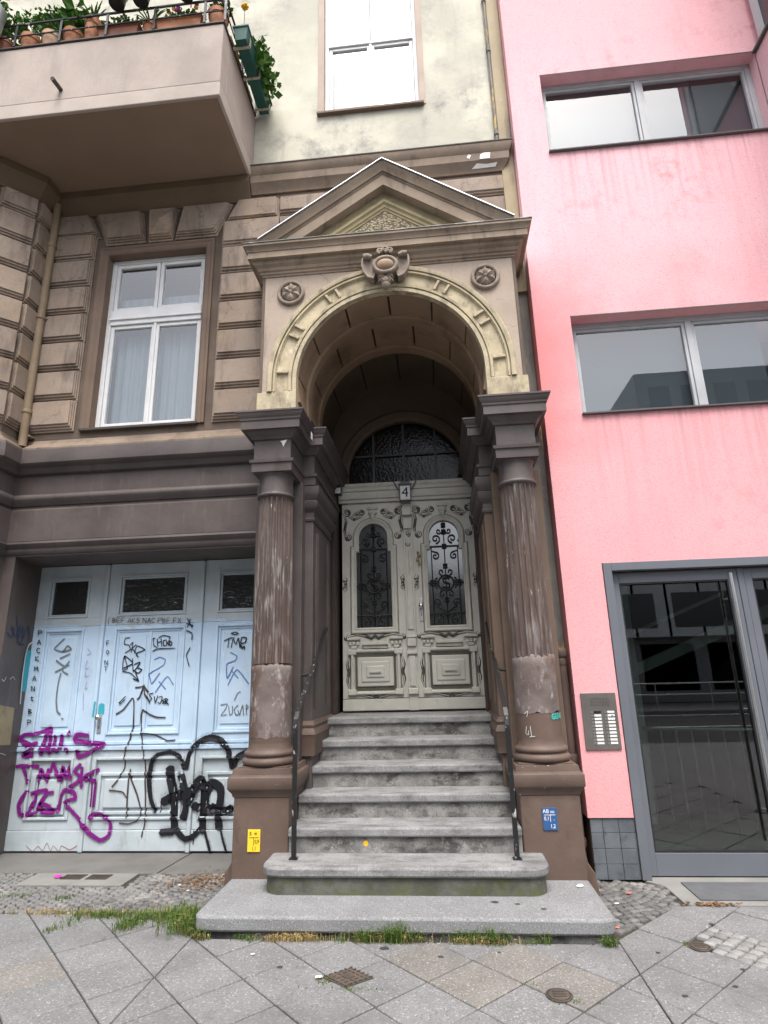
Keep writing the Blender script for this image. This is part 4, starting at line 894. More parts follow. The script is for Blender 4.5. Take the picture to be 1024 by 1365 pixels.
aw = obj('arch_wall', MB().archplate(XC, 4.20, .905, 3.862, XC-1.215, XC+1.215, 5.34, 4.80, 5.29, 48), 'archwall', porch)
for q in (-1, 1): obj('edge_bead', MB().box(XC+q*1.208-.013, XC+q*1.208+.013, 4.792, 4.86, 4.09, 5.335), 'joint', aw, bevel=.004)
AP = [(XC-.868, 4.087)]+arc(XC, 4.20, .868, PI, 0, 64)+[(XC+.868, 4.087)]
avl = obj('archivolt', MB().sweep(AP, [(0, 4.86), (0, 4.780), (.034, 4.778), (.036, 4.792), (.044, 4.792), (.046, 4.772), (.070, 4.770), (.074, 4.784), (.080, 4.7945), (.184, 4.7945), (.188, 4.784), (.196, 4.784), (.198, 4.768), (.214, 4.766), (.216, 4.782), (.224, 4.782), (.226, 4.758), (.252, 4.752), (.262, 4.752), (.266, 4.768), (.277, 4.776), (.277, 4.81)]), 'ochre', porch, smooth=30)
for s in (1, -1):
    for a in (5, 27, 33, 56, 62):
        an = R(a) if s > 0 else PI-R(a); c, sn = math.cos(an), math.sin(an); hw = .012
        P4 = [(XC+c*r-sn*h, 4.20+sn*r+c*h) for r, h in ((.95, -hw), (1.056, -hw), (1.056, hw), (.95, hw))]
        obj('fret', MB().prism_xz(P4, 4.768, 4.81), 'ochre', avl, bevel=.003)
# local ornament space: (u right, v up, w towards the street)
class OB(MB):
    def at(s, cx, y, cz):
        s.v = [(cx+a, y-c, cz+b) for a, b, c in s.v]; return s
def torus_uv(mb, cu, cv, cw, ru, rv, t, n=28, m=8):
    return mb.grid([[(cu+(ru+t*math.cos(b))*math.cos(a), cv+(rv+t*math.cos(b))*math.sin(a), cw+t*math.sin(b)) for b in [2*PI*j/m for j in range(m)]] for a in [2*PI*i/n for i in range(n)]], closed_u=True)
def petal(mb, a, r0, r1, wdt, w0, h):
    c, s = math.cos(a), math.sin(a); rings = []
    for i in range(6):
        t = i/5; r = r0+(r1-r0)*t; ww = wdt*math.sin(PI*(.12+.8*t))**.8; hh = w0+h*math.sin(PI*(.25+.6*t))
        rings.append([(c*r-s*k*ww, s*r+c*k*ww, hh-abs(k)*h*.5+(.3*h if k == 0 else 0)) for k in (-1, -.5, 0, .5, 1)])
    return mb.grid(rings, closed_v=False, caps=False)
for s in (-1, 1):
    ro = obj('rosette', torus_uv(OB(), 0, 0, .016, .118, .118, .019, 36).at(XC+s*.934, 4.80, 5.14), 'ornament', porch, smooth=60)
    obj('rosette_ground', OB().grid([[(.114*math.cos(2*PI*k/28), .114*math.sin(2*PI*k/28), w_) for k in range(28)] for w_ in (0, .006)]).at(XC+s*.934, 4.80, 5.14), 'groove', ro)
    for k in range(6):
        obj('petal', petal(OB(), 2*PI*k/6+PI/2, .014, .098, .042, .012, .035).at(XC+s*.934, 4.80, 5.14), 'ornament', ro, smooth=50)
    for k in range(6):
        obj('petal', petal(OB(), 2*PI*(k+.5)/6+PI/2, .03, .108, .022, .008, .018).at(XC+s*.934, 4.80, 5.14), 'ornament', ro, smooth=50)
    obj('rosette_eye', OB().blob(0, 0, .035, .02, .02, .018).at(XC+s*.934, 4.80, 5.14), 'ornament', ro, smooth=80)
def spiral(cu, cv, r, a0, turns, sgn, w_=0, n=26):
    return [(cu+r*(1-.8*t)*math.cos(a0+sgn*2*PI*turns*t), cv+r*(1-.8*t)*math.sin(a0+sgn*2*PI*turns*t), w_) for t in [i/n for i in range(n+1)]]
cz, cyy = 5.275, 4.712
car = obj('cartouche', OB().grid([[(.125*f*math.cos(2*PI*k/32), .10*f*math.sin(2*PI*k/32), w_) for k in range(32)] for f, w_ in ((1, -.09), (1, .03), (.7, .045))]).at(XC, cyy, cz), 'ornament', porch, smooth=50)
obj('cartouche_boss', OB().blob(0, 0, .035, .088, .066, .05, 24, 12).at(XC, cyy, cz), 'oval', car, smooth=80)
obj('cartouche_rim', torus_uv(OB(), 0, 0, .045, .105, .082, .021, 40).at(XC, cyy, cz), 'ornament', car, smooth=80)
for s in (-1, 1):
    fl = OB()
    out = [(s*u, v) for u, v in ((.10, .09), (.16, .115), (.215, .10), (.222, .03), (.21, -.04), (.17, -.105), (.115, -.125), (.10, -.07))]
    fl.add([(u, v, .02) for u, v in out]+[(u*.97, v*.97, -.07) for u, v in out]+[(s*.15, 0, -.005)], [(i, (i+1) % 8, 16) for i in range(8)]+[(i, i+8, (i+1) % 8+8, (i+1) % 8) for i in range(8)])
    obj('cartouche_wing', fl.at(XC, cyy, cz), 'ornament', car, smooth=35)
    obj('cartouche_edge', OB().tube([(u, v, .025) for u, v in out[1:7]], .012, 8).at(XC, cyy, cz), 'ornament', car, smooth=60)
    obj('cartouche_roll', OB().tube([(s*.13, .105, .03), (s*.165, .115, .035), (s*.205, .115, .03)], [.022, .03, .03], 10).at(XC, cyy, cz), 'ornament', car, smooth=60)
    for k in range(4): obj('acanthus_leaf', petal(OB(), R(-90)+s*R(18+27*k), .01, .105-.012*k, .03, .02, .035).at(XC, cyy, cz-.115), 'ornament', car, smooth=50)
for u, v, r in ((-.045, .15, .026), (0, .165, .03), (.045, .15, .026)):
    obj('crest_scroll', OB().tube(spiral(u, v, r*1.1, R(-90), 1.3, -1 if u < 0 else 1, .055), .013, 8).tube([(u, v-.01, -.06), (u, v, .055)], r*.7, 8).at(XC, cyy, cz), 'ornament', car, smooth=60)
obj('drop_bud', OB().blob(0, 0, .03, .042, .055, .04, 14, 9).at(XC, cyy, cz-.205), 'ornament', car, smooth=80)
for k in (-1, 0, 1): obj('acanthus_leaf', petal(OB(), R(90+k*50), .0, .06, .022, .05, .02).at(XC, cyy, cz-.20), 'ornament', car, smooth=50)
CU = [(XC-1.215, 5.30), (XC-1.215, 4.80), (XC+1.215, 4.80), (XC+1.215, 5.30)]
obj('cornice', MB().mould(CU, [(-.2, 5.338), (.010, 5.342), (.014, 5.36), (.026, 5.364), (.030, 5.385), (.044, 5.392), (.054, 5.418), (.082, 5.44), (.09, 5.462), (.092, 5.478), (.128, 5.48), (.128, 5.542), (.136, 5.548), (.14, 5.566), (.158, 5.592), (.168, 5.598), (.168, 5.622), (-.2, 5.65)]).box(XC-1.05, XC+1.05, 4.97, 5.29, 5.345, 5.64), 'corona', porch, smooth=25)
obj('cornice_flashing', MB().mould(CU, [(.0, 5.640), (.176, 5.624), (.176, 5.632), (.0, 5.648)]), 'flash', porch)
RP = [(XC-1.225, 5.65), (XC, 6.475), (XC+1.225, 5.65)]
pd = obj('pediment', MB().sweep(RP, [(0, 4.63), (-.018, 4.63), (-.055, 4.655), (-.080, 4.664), (-.084, 4.682), (-.096, 4.675), (-.106, 4.688), (-.200, 4.692), (-.205, 4.80), (-.205, 5.3), (0, 5.3)]), 'corona', porch, smooth=25)
TP = [(XC-1.003, 5.80), (XC, 6.475), (XC+1.003, 5.80)]
obj('tympanum_moulding', MB().sweep(TP, [(-.20, 4.79), (-.272, 4.786), (-.278, 4.772), (-.31, 4.768), (-.325, 4.785), (-.35, 4.79), (-.356, 4.80), (-.375, 4.802), (-.375, 4.9), (-.20, 4.9)]), 'olive', pd, smooth=25)
obj('tympanum', MB().prism_xz([(XC-.8, 5.55), (XC+.8, 5.55), (XC, 6.09)], 4.808, 5.2), 'stucco', pd)
obj('pediment_flashing', MB().sweep(RP, [(.002, 4.610), (.010, 4.610), (.010, 5.3), (.002, 5.3)]), 'zinc', pd)
# ---- passage vault: raised panels between grooves, ribs
obj('vault_sleeve', MB().sweep([(XC-.868, 3.862)]+arc(XC, 4.20, .868, PI, 0, 48)+[(XC+.868, 3.862)], [(.022, 4.835), (.036, 4.835), (.036, 5.30), (.022, 5.30)]), 'groove', porch)
va = obj('vault', MB().sweep([(XC-.90, 3.862)]+arc(XC, 4.20, .90, PI, 0, 48)+[(XC+.90, 3.862)], [(0, 4.84), (0, 6.6), (.12, 6.6), (.12, 5.31), (-.03, 5.30), (-.03, 4.84)] if False else [(0, 5.30), (0, 6.6), (.12, 6.6), (.12, 5.30)]), 'groove', porch)
vy = [(4.845, 5.17, 0), (5.34, 5.72, 14), (5.90, 6.54, 0)]
for y0, y1, off in vy:
    edges = [-14.]+[e for e in [4+off*1+28.6*k for k in range(-1, 7)] if -10 < e < 190]+[194.]
    for a0, a1 in zip(edges, edges[1:]):
        A0, A1 = max(a0+.7, -13), min(a1-.7, 193)
        if A1-A0 < 3: continue
        pts = [(XC+.868*math.cos(R(a)), 4.20+.868*math.sin(R(a))) for a in [A1+(A0-A1)*k/8 for k in range(9)]]
        pts = [(x, max(z, 3.865)) for x, z in pts]
        obj('vault_panel', MB().sweep(pts, [(-.004, y0), (-.004, y1), (.028, y1+.01), (.028, y0-.001)]), 'vault' if y0 < 5.8 else 'back_brown', va, smooth=20)
for y0, y1, r in ((5.175, 5.335, .842), (5.73, 5.89, .842)):
    obj('vault_rib', MB().sweep([(XC-r, 3.865)]+arc(XC, 4.20, r, PI, 0, 48)+[(XC+r, 3.865)], [(0, y0+.02), (0, y1-.02), (.012, y1-.015), (.02, y1), (.06, y1), (.06, y0), (.02, y0), (.012, y0+.015)]), 'vault', va, smooth=20)
obj('end_wall', MB().archplate(-.315, 3.83, .70, 3.5, XC-.95, XC+.95, 5.30, 6.55, 6.72, 40), 'back_brown', porch)
obj('fanlight_arch', MB().sweep([(-.315-.70, 3.72)]+arc(-.315, 3.83, .70, PI, 0, 40)+[(-.315+.70, 3.72)], [(-.02, 6.6), (-.02, 6.54), (.02, 6.53), (.03, 6.515), (.09, 6.515), (.12, 6.535), (.12, 6.6)]), 'back_brown', porch, smooth=25)

# ================================================================ STEPS
def rounded(x0, x1, y0, y1, r, n=8):
    return [(x0, y1)]+[(x0+r-r*math.cos(PI/2*k/n), y0+r-r*math.sin(PI/2*k/n)) for k in range(n+1)]+[(x1-r+r*math.sin(PI/2*k/n), y0+r-r*math.cos(PI/2*k/n)) for k in range(n+1)]+[(x1, y1)]
steps = thing('entrance_steps', 'grey worn stone steps climbing from the pavement to the carved double door', 'steps', (XC, 4.07, 0))
p1 = obj('plinth', MB().prism_xy(rounded(-1.637, .952, 4.066, 5.1, .075), .032, .122), 'granite', steps, bevel=.016, smooth=40)
obj('plinth_base', MB().prism_xy(rounded(-1.60, .915, 4.10, 5.1, .06), -.04, .032), 'riser', p1)
p2 = obj('step', MB().prism_xy(rounded(-1.322, .652, 4.407, 5.0, .13), .230, .295), 'tread', steps, bevel=.016, smooth=40)
obj('riser', MB().prism_xy(rounded(-1.298, .628, 4.432, 5.0, .12), .122, .230), 'mossy', p2, smooth=40)
rs = .17293
for k in range(3, 8):
    y0 = 4.712+(k-3)*.2886; zt = .1217+(k-1)*rs; y1 = y0+.36 if k < 7 else 6.75
    xl, xr = (-1.198, .511) if k > 3 else (-1.172, .528)
    if k == 3: xl, xr = -1.20, .512
    st = obj('step', MB().box(xl, xr, y0, y1, zt-.062, zt), 'tread', steps, bevel=.012)
    obj('riser', MB().box(xl+.002, xr-.002, y0+.028, y1, zt-rs-.0, zt-.062), 'riser', st)
obj('stone_chip', MB().prism_xy([(.25, 4.42), (.45, 4.421), (.47, 4.44), (.24, 4.45)], .124, .150), 'paper', p2, label='pale broken stone chip under the second step') if False else None
for s, nm in ((-1, 'left'), (1, 'right')):
    x = -1.125 if s < 0 else .452
    h = thing('handrail', f'chipped black flat-iron handrail bent above the {nm} end of the steps', 'handrail', (x, 4.6, .295), 'handrails of the steps')
    obj('rail_bar', MB().bar([(x, 4.60, .29), (x, 4.595, 1.17), (x, 4.61, 1.235), (x, 4.66, 1.285), (x, 5.80, 1.985), (x, 5.83, 2.01)], .036, .016), 'rail', h, bevel=.003)
    obj('rail_foot', MB().box(x-.03, x+.03, 4.572, 4.628, .295, .303), 'rail', h)
    obj('rail_bracket', MB().tube([(x, 5.80, 1.98), (x+s*.05, 5.80, 1.99), (x+s*.06 if s < 0 else x+.02, 5.80, 1.99)], .011, 6), 'rail', h)
    obj('rail_bracket', MB().tube([(x, 5.15, 1.57), (x+s*.05, 5.15, 1.56), (x+s*.10, 5.15, 1.56)], .011, 6), 'rail', h)

# ================================================================ CARVED ENTRANCE DOOR
DX, DY = -.315, 6.57
ed = thing('entrance_door', 'carved greyish white double door with iron grilles under the dark fanlight', 'door', (DX, DY, 1.16))
def scroll_relief(parent, pts2, r=.009, mat='doorgrey', y=DY-.002, name='carving'):
    mb = MB(); bk_ = MB()
    for pts in pts2:
        n = len(pts); bk_.tube([(u, y+.006, v) for u, v in pts], [r*1.55*(.6+.6*math.sin(PI*i/(n-1))) for i in range(n)], 6); mb.tube([(u, y, v) for u, v in pts], [r*(.6+.6*math.sin(PI*i/(n-1))) for i in range(n)], 6)
    obj('carving_groove', bk_, 'doordirt', parent, smooth=60)
    return obj(name, mb, mat, parent, smooth=60)
def sp2(cu, cv, r, a0, turns, sgn, n=20): return [(a, b) for a, b, _ in spiral(cu, cv, r, a0, turns, sgn, 0, n)]
for s, lx in ((-1, -.723), (1, .093)):
    hw = .362; gx = lx+s*-.0
    lf = obj('door_leaf', MB().box(lx-hw, lx+hw, DY, DY+.05, 1.175, 2.035).box(lx-hw, lx-.212, DY, DY+.05, 2.035, 2.93).box(lx+.212, lx+hw, DY, DY+.05, 2.035, 2.93)
        .archplate(lx, 3.085, .178, 2.93, lx-hw, lx+hw, 3.50, DY, DY+.05, 24), 'doorgrey', ed)
    obj('kick_board', MB().box(lx-hw, lx+hw, DY-.02, DY, 1.18, 1.30), 'doorgrey', lf, bevel=.006)
    # window surround
    ga = [(lx-.212, 2.045), (lx-.212, 2.93), (lx-.178, 2.93), (lx-.178, 3.085)]+arc(lx, 3.085, .178, PI, 0, 20)[1:-1]+[(lx+.178, 3.085), (lx+.178, 2.93), (lx+.212, 2.93), (lx+.212, 2.045)]
    obj('window_moulding', MB().sweep(ga, [(-.012, DY+.03), (-.012, DY-.006), (.0, DY-.014), (.014, DY-.008), (.020, DY-.018), (.040, DY-.024), (.052, DY-.012), (.052, DY+.02)], closed=True), 'doorgrey', lf, smooth=25)
    obj('dirt_line', MB().sweep(ga, [(.05, DY+.01), (.05, DY-.003), (.060, DY-.003), (.060, DY+.01)], closed=True), 'doordirt', lf)
    for e0, e1 in ((.275, .283), (.20, .207), (.157, .163)):
        zc = 1.5825; hz = e1-.045 if e0 < .25 else e1-.05
        obj('dirt_line', MB().frame(lx-e1, lx+e1, zc-hz, zc+hz, e1-e0, DY-.008, DY), 'doordirt', lf)
    obj('dirt_line', MB().box(lx-hw, lx+hw, DY-.0205, DY-.001, 1.30, 1.306).box(lx-.15, lx+.15, DY-.012, DY, 1.822, 1.83), 'doordirt', lf)
    obj('pane', MB().prism_xz([(x, z) for x, z in ga][::-1], DY+.034, DY+.04), 'glass_frost', lf)
    # grille
    g = MB(); gy = DY+.008
    T = lambda pts, r=.006: g.tube([(u, gy, v) for u, v in pts], r, 6)
    T([(lx, 2.05), (lx, 3.25)]); T([(lx-.15, 2.06), (lx-.15, 2.92)]); T([(lx+.15, 2.06), (lx+.15, 2.92)])
    T([(lx-.205, 2.19), (lx+.205, 2.19)], .007); T([(lx-.205, 2.95), (lx+.205, 2.95)], .007)
    T(arc(lx, 2.53, .085, 0, 2*PI, 24), .009)
    T([(lx+.04, 2.575), (lx+.01, 2.59), (lx-.035, 2.575), (lx-.03, 2.54), (lx+.0, 2.53), (lx+.04, 2.515), (lx+.035, 2.48), (lx, 2.468), (lx-.045, 2.485)], .010)
    for q in (-1, 1):
        for dv in (-1, 1):
            T(sp2(lx+q*.045, 2.53+dv*.125, .035, R(-90*dv), .9, q*dv), .007)
            T(sp2(lx+q*.10, 2.53+dv*.045, .028, R(0 if q < 0 else 180), .9, q*dv), .006)
        T(arc(lx+q*.145, 2.53, .030, 0, 2*PI, 14), .008); T([(lx+q*.085, 2.53), (lx+q*.205, 2.53)], .008)
        for a in range(4): g.blob(lx+q*.145+.032*math.cos(a*PI/2+.78), gy, 2.53+.032*math.sin(a*PI/2+.78), .013, .01, .013, 6, 4)
        T(sp2(lx+q*.095, 3.04, .055, R(-90), 1.3, -q), .007); T(sp2(lx+q*.055, 3.13, .035, R(180 if q > 0 else 0), 1.1, q), .006)
        T(sp2(lx+q*.105, 2.84, .045, R(90), 1.2, q), .007); T([(lx+q*.15, 2.95), (lx+q*.148, 2.90), (lx+q*.105, 2.885)], .006)
        T(sp2(lx+q*.115, 2.32, .045, R(-90), 1.2, -q), .007); T([(lx, 2.20), (lx+q*.06, 2.24), (lx+q*.115, 2.275)], .006)
        T(sp2(lx+q*.085, 2.12, .05, R(90), 1.2, q), .006)
        g.blob(lx+q*.185, gy, 2.95, .018, .014, .018, 6, 4); g.blob(lx+q*.185, gy, 2.19, .014, .012, .014, 6, 4)
        T([(lx+q*.15, 2.92), (lx+q*.18, 2.99), (lx+q*.155, 3.02)], .006)
    for v in (2.95, 2.19, 3.12, 3.20, 2.72, 2.34):
        for a in range(4): g.blob(lx+.022*math.cos(a*PI/2+.78), gy, v+.022*math.sin(a*PI/2+.78), .013, .011, .013, 6, 4)
    obj('grille', g, 'grille', lf, smooth=60)
    # carved head round the arch
    hd = []
    for q in (-1, 1):
        hd += [sp2(lx+q*.30, 3.40, .05, R(90), 1.4, -q), sp2(lx+q*.295, 3.10, .04, R(90), 1.2, q), [(lx+q*.335, 3.38), (lx+q*.315, 3.28), (lx+q*.335, 3.18), (lx+q*.32, 3.10)], sp2(lx+q*.13, 3.385, .04, R(-90), 1.2, q),
               [(lx+q*.25, 3.36), (lx+q*.19, 3.37), (lx+q*.17, 3.41)], [(lx+q*.28, 3.35), (lx+q*.22, 3.31), (lx+q*.12, 3.345)], sp2(lx+q*.335, 2.60, .022, R(90), 1, q), sp2(lx+q*.335, 2.50, .022, R(-90), 1, -q), [(lx+q*.335, 2.64), (lx+q*.325, 2.55), (lx+q*.335, 2.46)]]
    scroll_relief(lf, hd, .011)
    obj('carved_urn', OB().blob(0, 0, .015, .055, .035, .022, 12, 6).blob(0, .05, .012, .07, .018, .02, 12, 6).blob(0, -.05, .015, .032, .05, .03, 10, 6).at(lx, DY, 3.385), 'doorgrey', lf, smooth=60)
    # shelf and lower panel
    obj('shelf', MB().box(lx-.145, lx+.145, DY-.05, DY, 1.865, 1.90).box(lx-.135, lx+.135, DY-.03, DY, 1.83, 1.865), 'doorgrey', lf, bevel=.006)
    for q in (-1, 1):
        for i in range(3): obj('carved_drop', MB().box(lx+q*.235+(i-1)*.042-.016, lx+q*.235+(i-1)*.042+.016, DY-.03, DY, 1.87, 1.905), 'doorgrey', lf, bevel=.006)
        obj('carved_bracket', MB().box(lx+q*.235-.075, lx+q*.235+.075, DY-.036, DY, 1.925, 1.95).box(lx+q*.235-.03, lx+q*.235+.03, DY-.03, DY, 1.83, 1.862), 'doorgrey', lf, bevel=.006)
    scroll_relief(lf, [[(lx-.31, 1.965), (lx-.2, 1.985), (lx-.1, 1.965), (lx-.04, 1.94), (lx, 1.965), (lx+.04, 1.94), (lx+.1, 1.965), (lx+.2, 1.985), (lx+.31, 1.965)]]+[sp2(lx+q*.325, 1.955, .02, R(90), 1, q) for q in (-1, 1)], .012)
    pr = lambda a, d: [(0, DY+.01), (0, DY-a*.4), (.008, DY-a), (.020, DY-a), (.030, DY-a*.3), (.030, DY+.01)]
    z0, z1 = 1.40, 1.765
    obj('panel_moulding', MB().mframe(lx-.235, lx+.235, z0-.02, z1+.02, [(0, DY+.01), (0, DY-.012), (.012, DY-.028), (.03, DY-.028), (.04, DY-.01), (.04, DY+.01)]), 'doorgrey', lf, bevel=.002)
    obj('panel_field', MB().box(lx-.225, lx+.225, DY-.006, DY, z0-.012, z1+.012), 'doordirt', lf)
    for a, b, d, m in ((.20, .155, .02, 'doorgrey'), (.155, .11, .032, 'doorgrey'), (.10, .062, .044, 'doorgrey')):
        obj('raised_panel', MB().box(lx-a, lx+a, DY-d, DY, (z0+z1)/2-b, (z0+z1)/2+b), m, lf, bevel=.012)
    obj('panel_bar', MB().box(lx-.062, lx+.062, DY-.062, DY-.04, (z0+z1)/2-.012, (z0+z1)/2+.014), 'doorgrey', lf, bevel=.004)
    for q in (-1, 1):
        for zz in (z0-.03, z1+.03): obj('panel_corner', MB().box(lx+q*.255-.045, lx+q*.255+.045, DY-.034, DY, zz-.03, zz+.03), 'doorgrey', lf, bevel=.008)
    scroll_relief(lf, [[(lx+q*.295, 1.42), (lx+q*.315, 1.50), (lx+q*.295, 1.58), (lx+q*.315, 1.66), (lx+q*.295, 1.74)] for q in (-1, 1)]+[[(lx-.2, 1.345), (lx-.1, 1.33), (lx-.03, 1.312), (lx, 1.33), (lx+.03, 1.312), (lx+.1, 1.33), (lx+.2, 1.345)]], .011)
# centre post
cp = obj('centre_post', MB().box(-.368, -.263, DY-.03, DY+.04, 1.175, 3.50), 'doorgrey', ed, bevel=.004)
obj('post_shaft', MB().box(-.35, -.282, DY-.045, DY-.03, 2.02, 3.05).box(-.35, -.282, DY-.045, DY-.03, 1.42, 1.74), 'doorgrey', cp, bevel=.01)
obj('post_capital', MB().box(-.375, -.257, DY-.06, DY-.03, 1.93, 1.96).box(-.365, -.267, DY-.055, DY-.03, 1.84, 1.925).box(-.375, -.257, DY-.06, DY-.03, 1.755, 1.79).box(-.37, -.262, DY-.06, DY-.03, 1.34, 1.40).box(-.375, -.257, DY-.07, DY-.03, 3.32, 3.46).box(-.365, -.267, DY-.06, DY-.03, 3.16, 3.28), 'doorgrey', cp, bevel=.008)
scroll_relief(cp, [sp2(-.3155, 2.98, .025, R(90), 1, 1), sp2(-.3155, 3.10, .025, R(-90), 1, 1), [(-.3155, 2.62), (-.3155, 2.9)]], .009, y=DY-.046)
hp = obj('lock_plate', MB().box(-.218, -.178, DY-.012, DY, 2.11, 2.36), 'zinc', ed, bevel=.003)
obj('door_knob', OB().lathe(0, 0, [(.010, 0), (.012, .03), (.024, .04), (.027, .055), (.02, .068), (.004, .072)], 16).at(-.198, DY-.012, 2.275), 'steel', hp, smooth=50)
obj('keyhole', MB().box(-.201, -.195, DY-.0135, DY-.011, 2.165, 2.195), 'ink', hp)
obj('door_head', MB().mould([(-1.135, 6.62), (-1.135, 6.56), (.505, 6.56), (.505, 6.62)] if False else [(-1.12, 6.56), (.49, 6.56)], [(-.05, 3.505), (.02, 3.508), (.025, 3.54), (.045, 3.548), (.055, 3.58), (.055, 3.625), (.075, 3.635), (.08, 3.665), (.10, 3.69), (.105, 3.715), (-.05, 3.728)]), 'doorgrey', ed, smooth=25)
fanl = obj('fanlight', MB().prism_xz([(-.315+.69*math.cos(PI*k/32), 3.83+.69*math.sin(PI*k/32)) for k in range(33)]+[(-1.005, 3.72), (.375, 3.72)], 6.64, 6.646), 'glass_fan', ed)
for x in (-.70, -.335, .05): obj('glazing_bar', MB().box(x-.013, x+.013, 6.605, 6.65, 3.72, 3.83+math.sqrt(max(0, .69**2-(x+.315)**2))), 'grille', fanl)
obj('glazing_bar', MB().box(-.98, .35, 6.61, 6.648, 4.095, 4.117), 'grille', fanl)
# stickers on the right leaf
obj('sticker', MB().box(-.195, -.155, DY-.0025, DY-.0005, 2.66, 2.86), 'strap', ed) if False else None
pl = obj('carved_sprig', OB().tube([(0, -.08, .01), (.01, -.02, .012), (-.012, .03, .012), (.005, .09, .01)], .008, 6).blob(.012, .05, .015, .02, .018, .012, 8, 5).blob(-.014, .0, .015, .02, .02, .012, 8, 5).blob(.01, -.045, .015, .022, .016, .012, 8, 5).blob(-.008, .085, .015, .014, .016, .012, 8, 5).at(-.205, DY-.002, 2.80), 'olive', ed, smooth=60, label='gilded sprig carving on the right leaf')
# hall behind the door
room(-1.3, .7, 1.12, 4.9, 6.76, 9.5, house, 'blackroom')
# number plate, lamp
np_ = thing('house_number', 'small white enamel lantern plate reading 4 above the double door', 'sign', (-.325, 6.42, 3.56))
obj('plate', MB().box(-.385, -.262, 6.425, 6.455, 3.475, 3.655), 'plate', np_, bevel=.004)
obj('plate_frame', MB().frame(-.392, -.255, 3.468, 3.662, .012, 6.418, 6.46).prism_xz([(-.40, 3.662), (-.247, 3.662), (-.28, 3.70), (-.366, 3.70)], 6.41, 6.47), 'rail', np_)
obj('bracket', MB().tube([(-.39, 6.44, 3.60), (-.43, 6.45, 3.66), (-.46, 6.46, 3.72)], .006).tube([(-.257, 6.44, 3.60), (-.22, 6.45, 3.66), (-.19, 6.46, 3.72)], .006), 'rail', np_)
text_mesh('4', .17, -.3235, 6.4225, 3.565, 'ink', np_)
lp = thing('passage_lamp', 'small black wall lamp with a pale face in the passage left of the door', 'lamp', (-1.1, 6.3, 3.6))
obj('lamp_housing', MB().box(-1.165, -1.055, 6.33, 6.42, 3.56, 3.67), 'rail', lp, bevel=.006)
obj('lamp_face', MB().box(-1.125, -1.062, 6.326, 6.3295, 3.57, 3.635), 'plate', lp)
# ================================================================ GRAFFITI DOOR
BY = 5.85
gd = thing('graffiti_door', 'pale blue wide wooden door covered in graffiti under the dark lintel', 'door', (-2.95, BY, 0))
RELIEF = []
def dbox(mb, x0, x1, z0, z1, y, back=None):
    RELIEF.append((x0, x1, z0, z1, y)); return mb.box(x0, x1, y, (BY+.06) if back is None else back, z0, z1)
def dframe(mb, x0, x1, z0, z1, w_, y, back=None):
    for a in ((x0, x0+w_, z0, z1), (x1-w_, x1, z0, z1), (x0+w_, x1-w_, z0, z0+w_), (x0+w_, x1-w_, z1-w_, z1)): dbox(mb, *a, y, back)
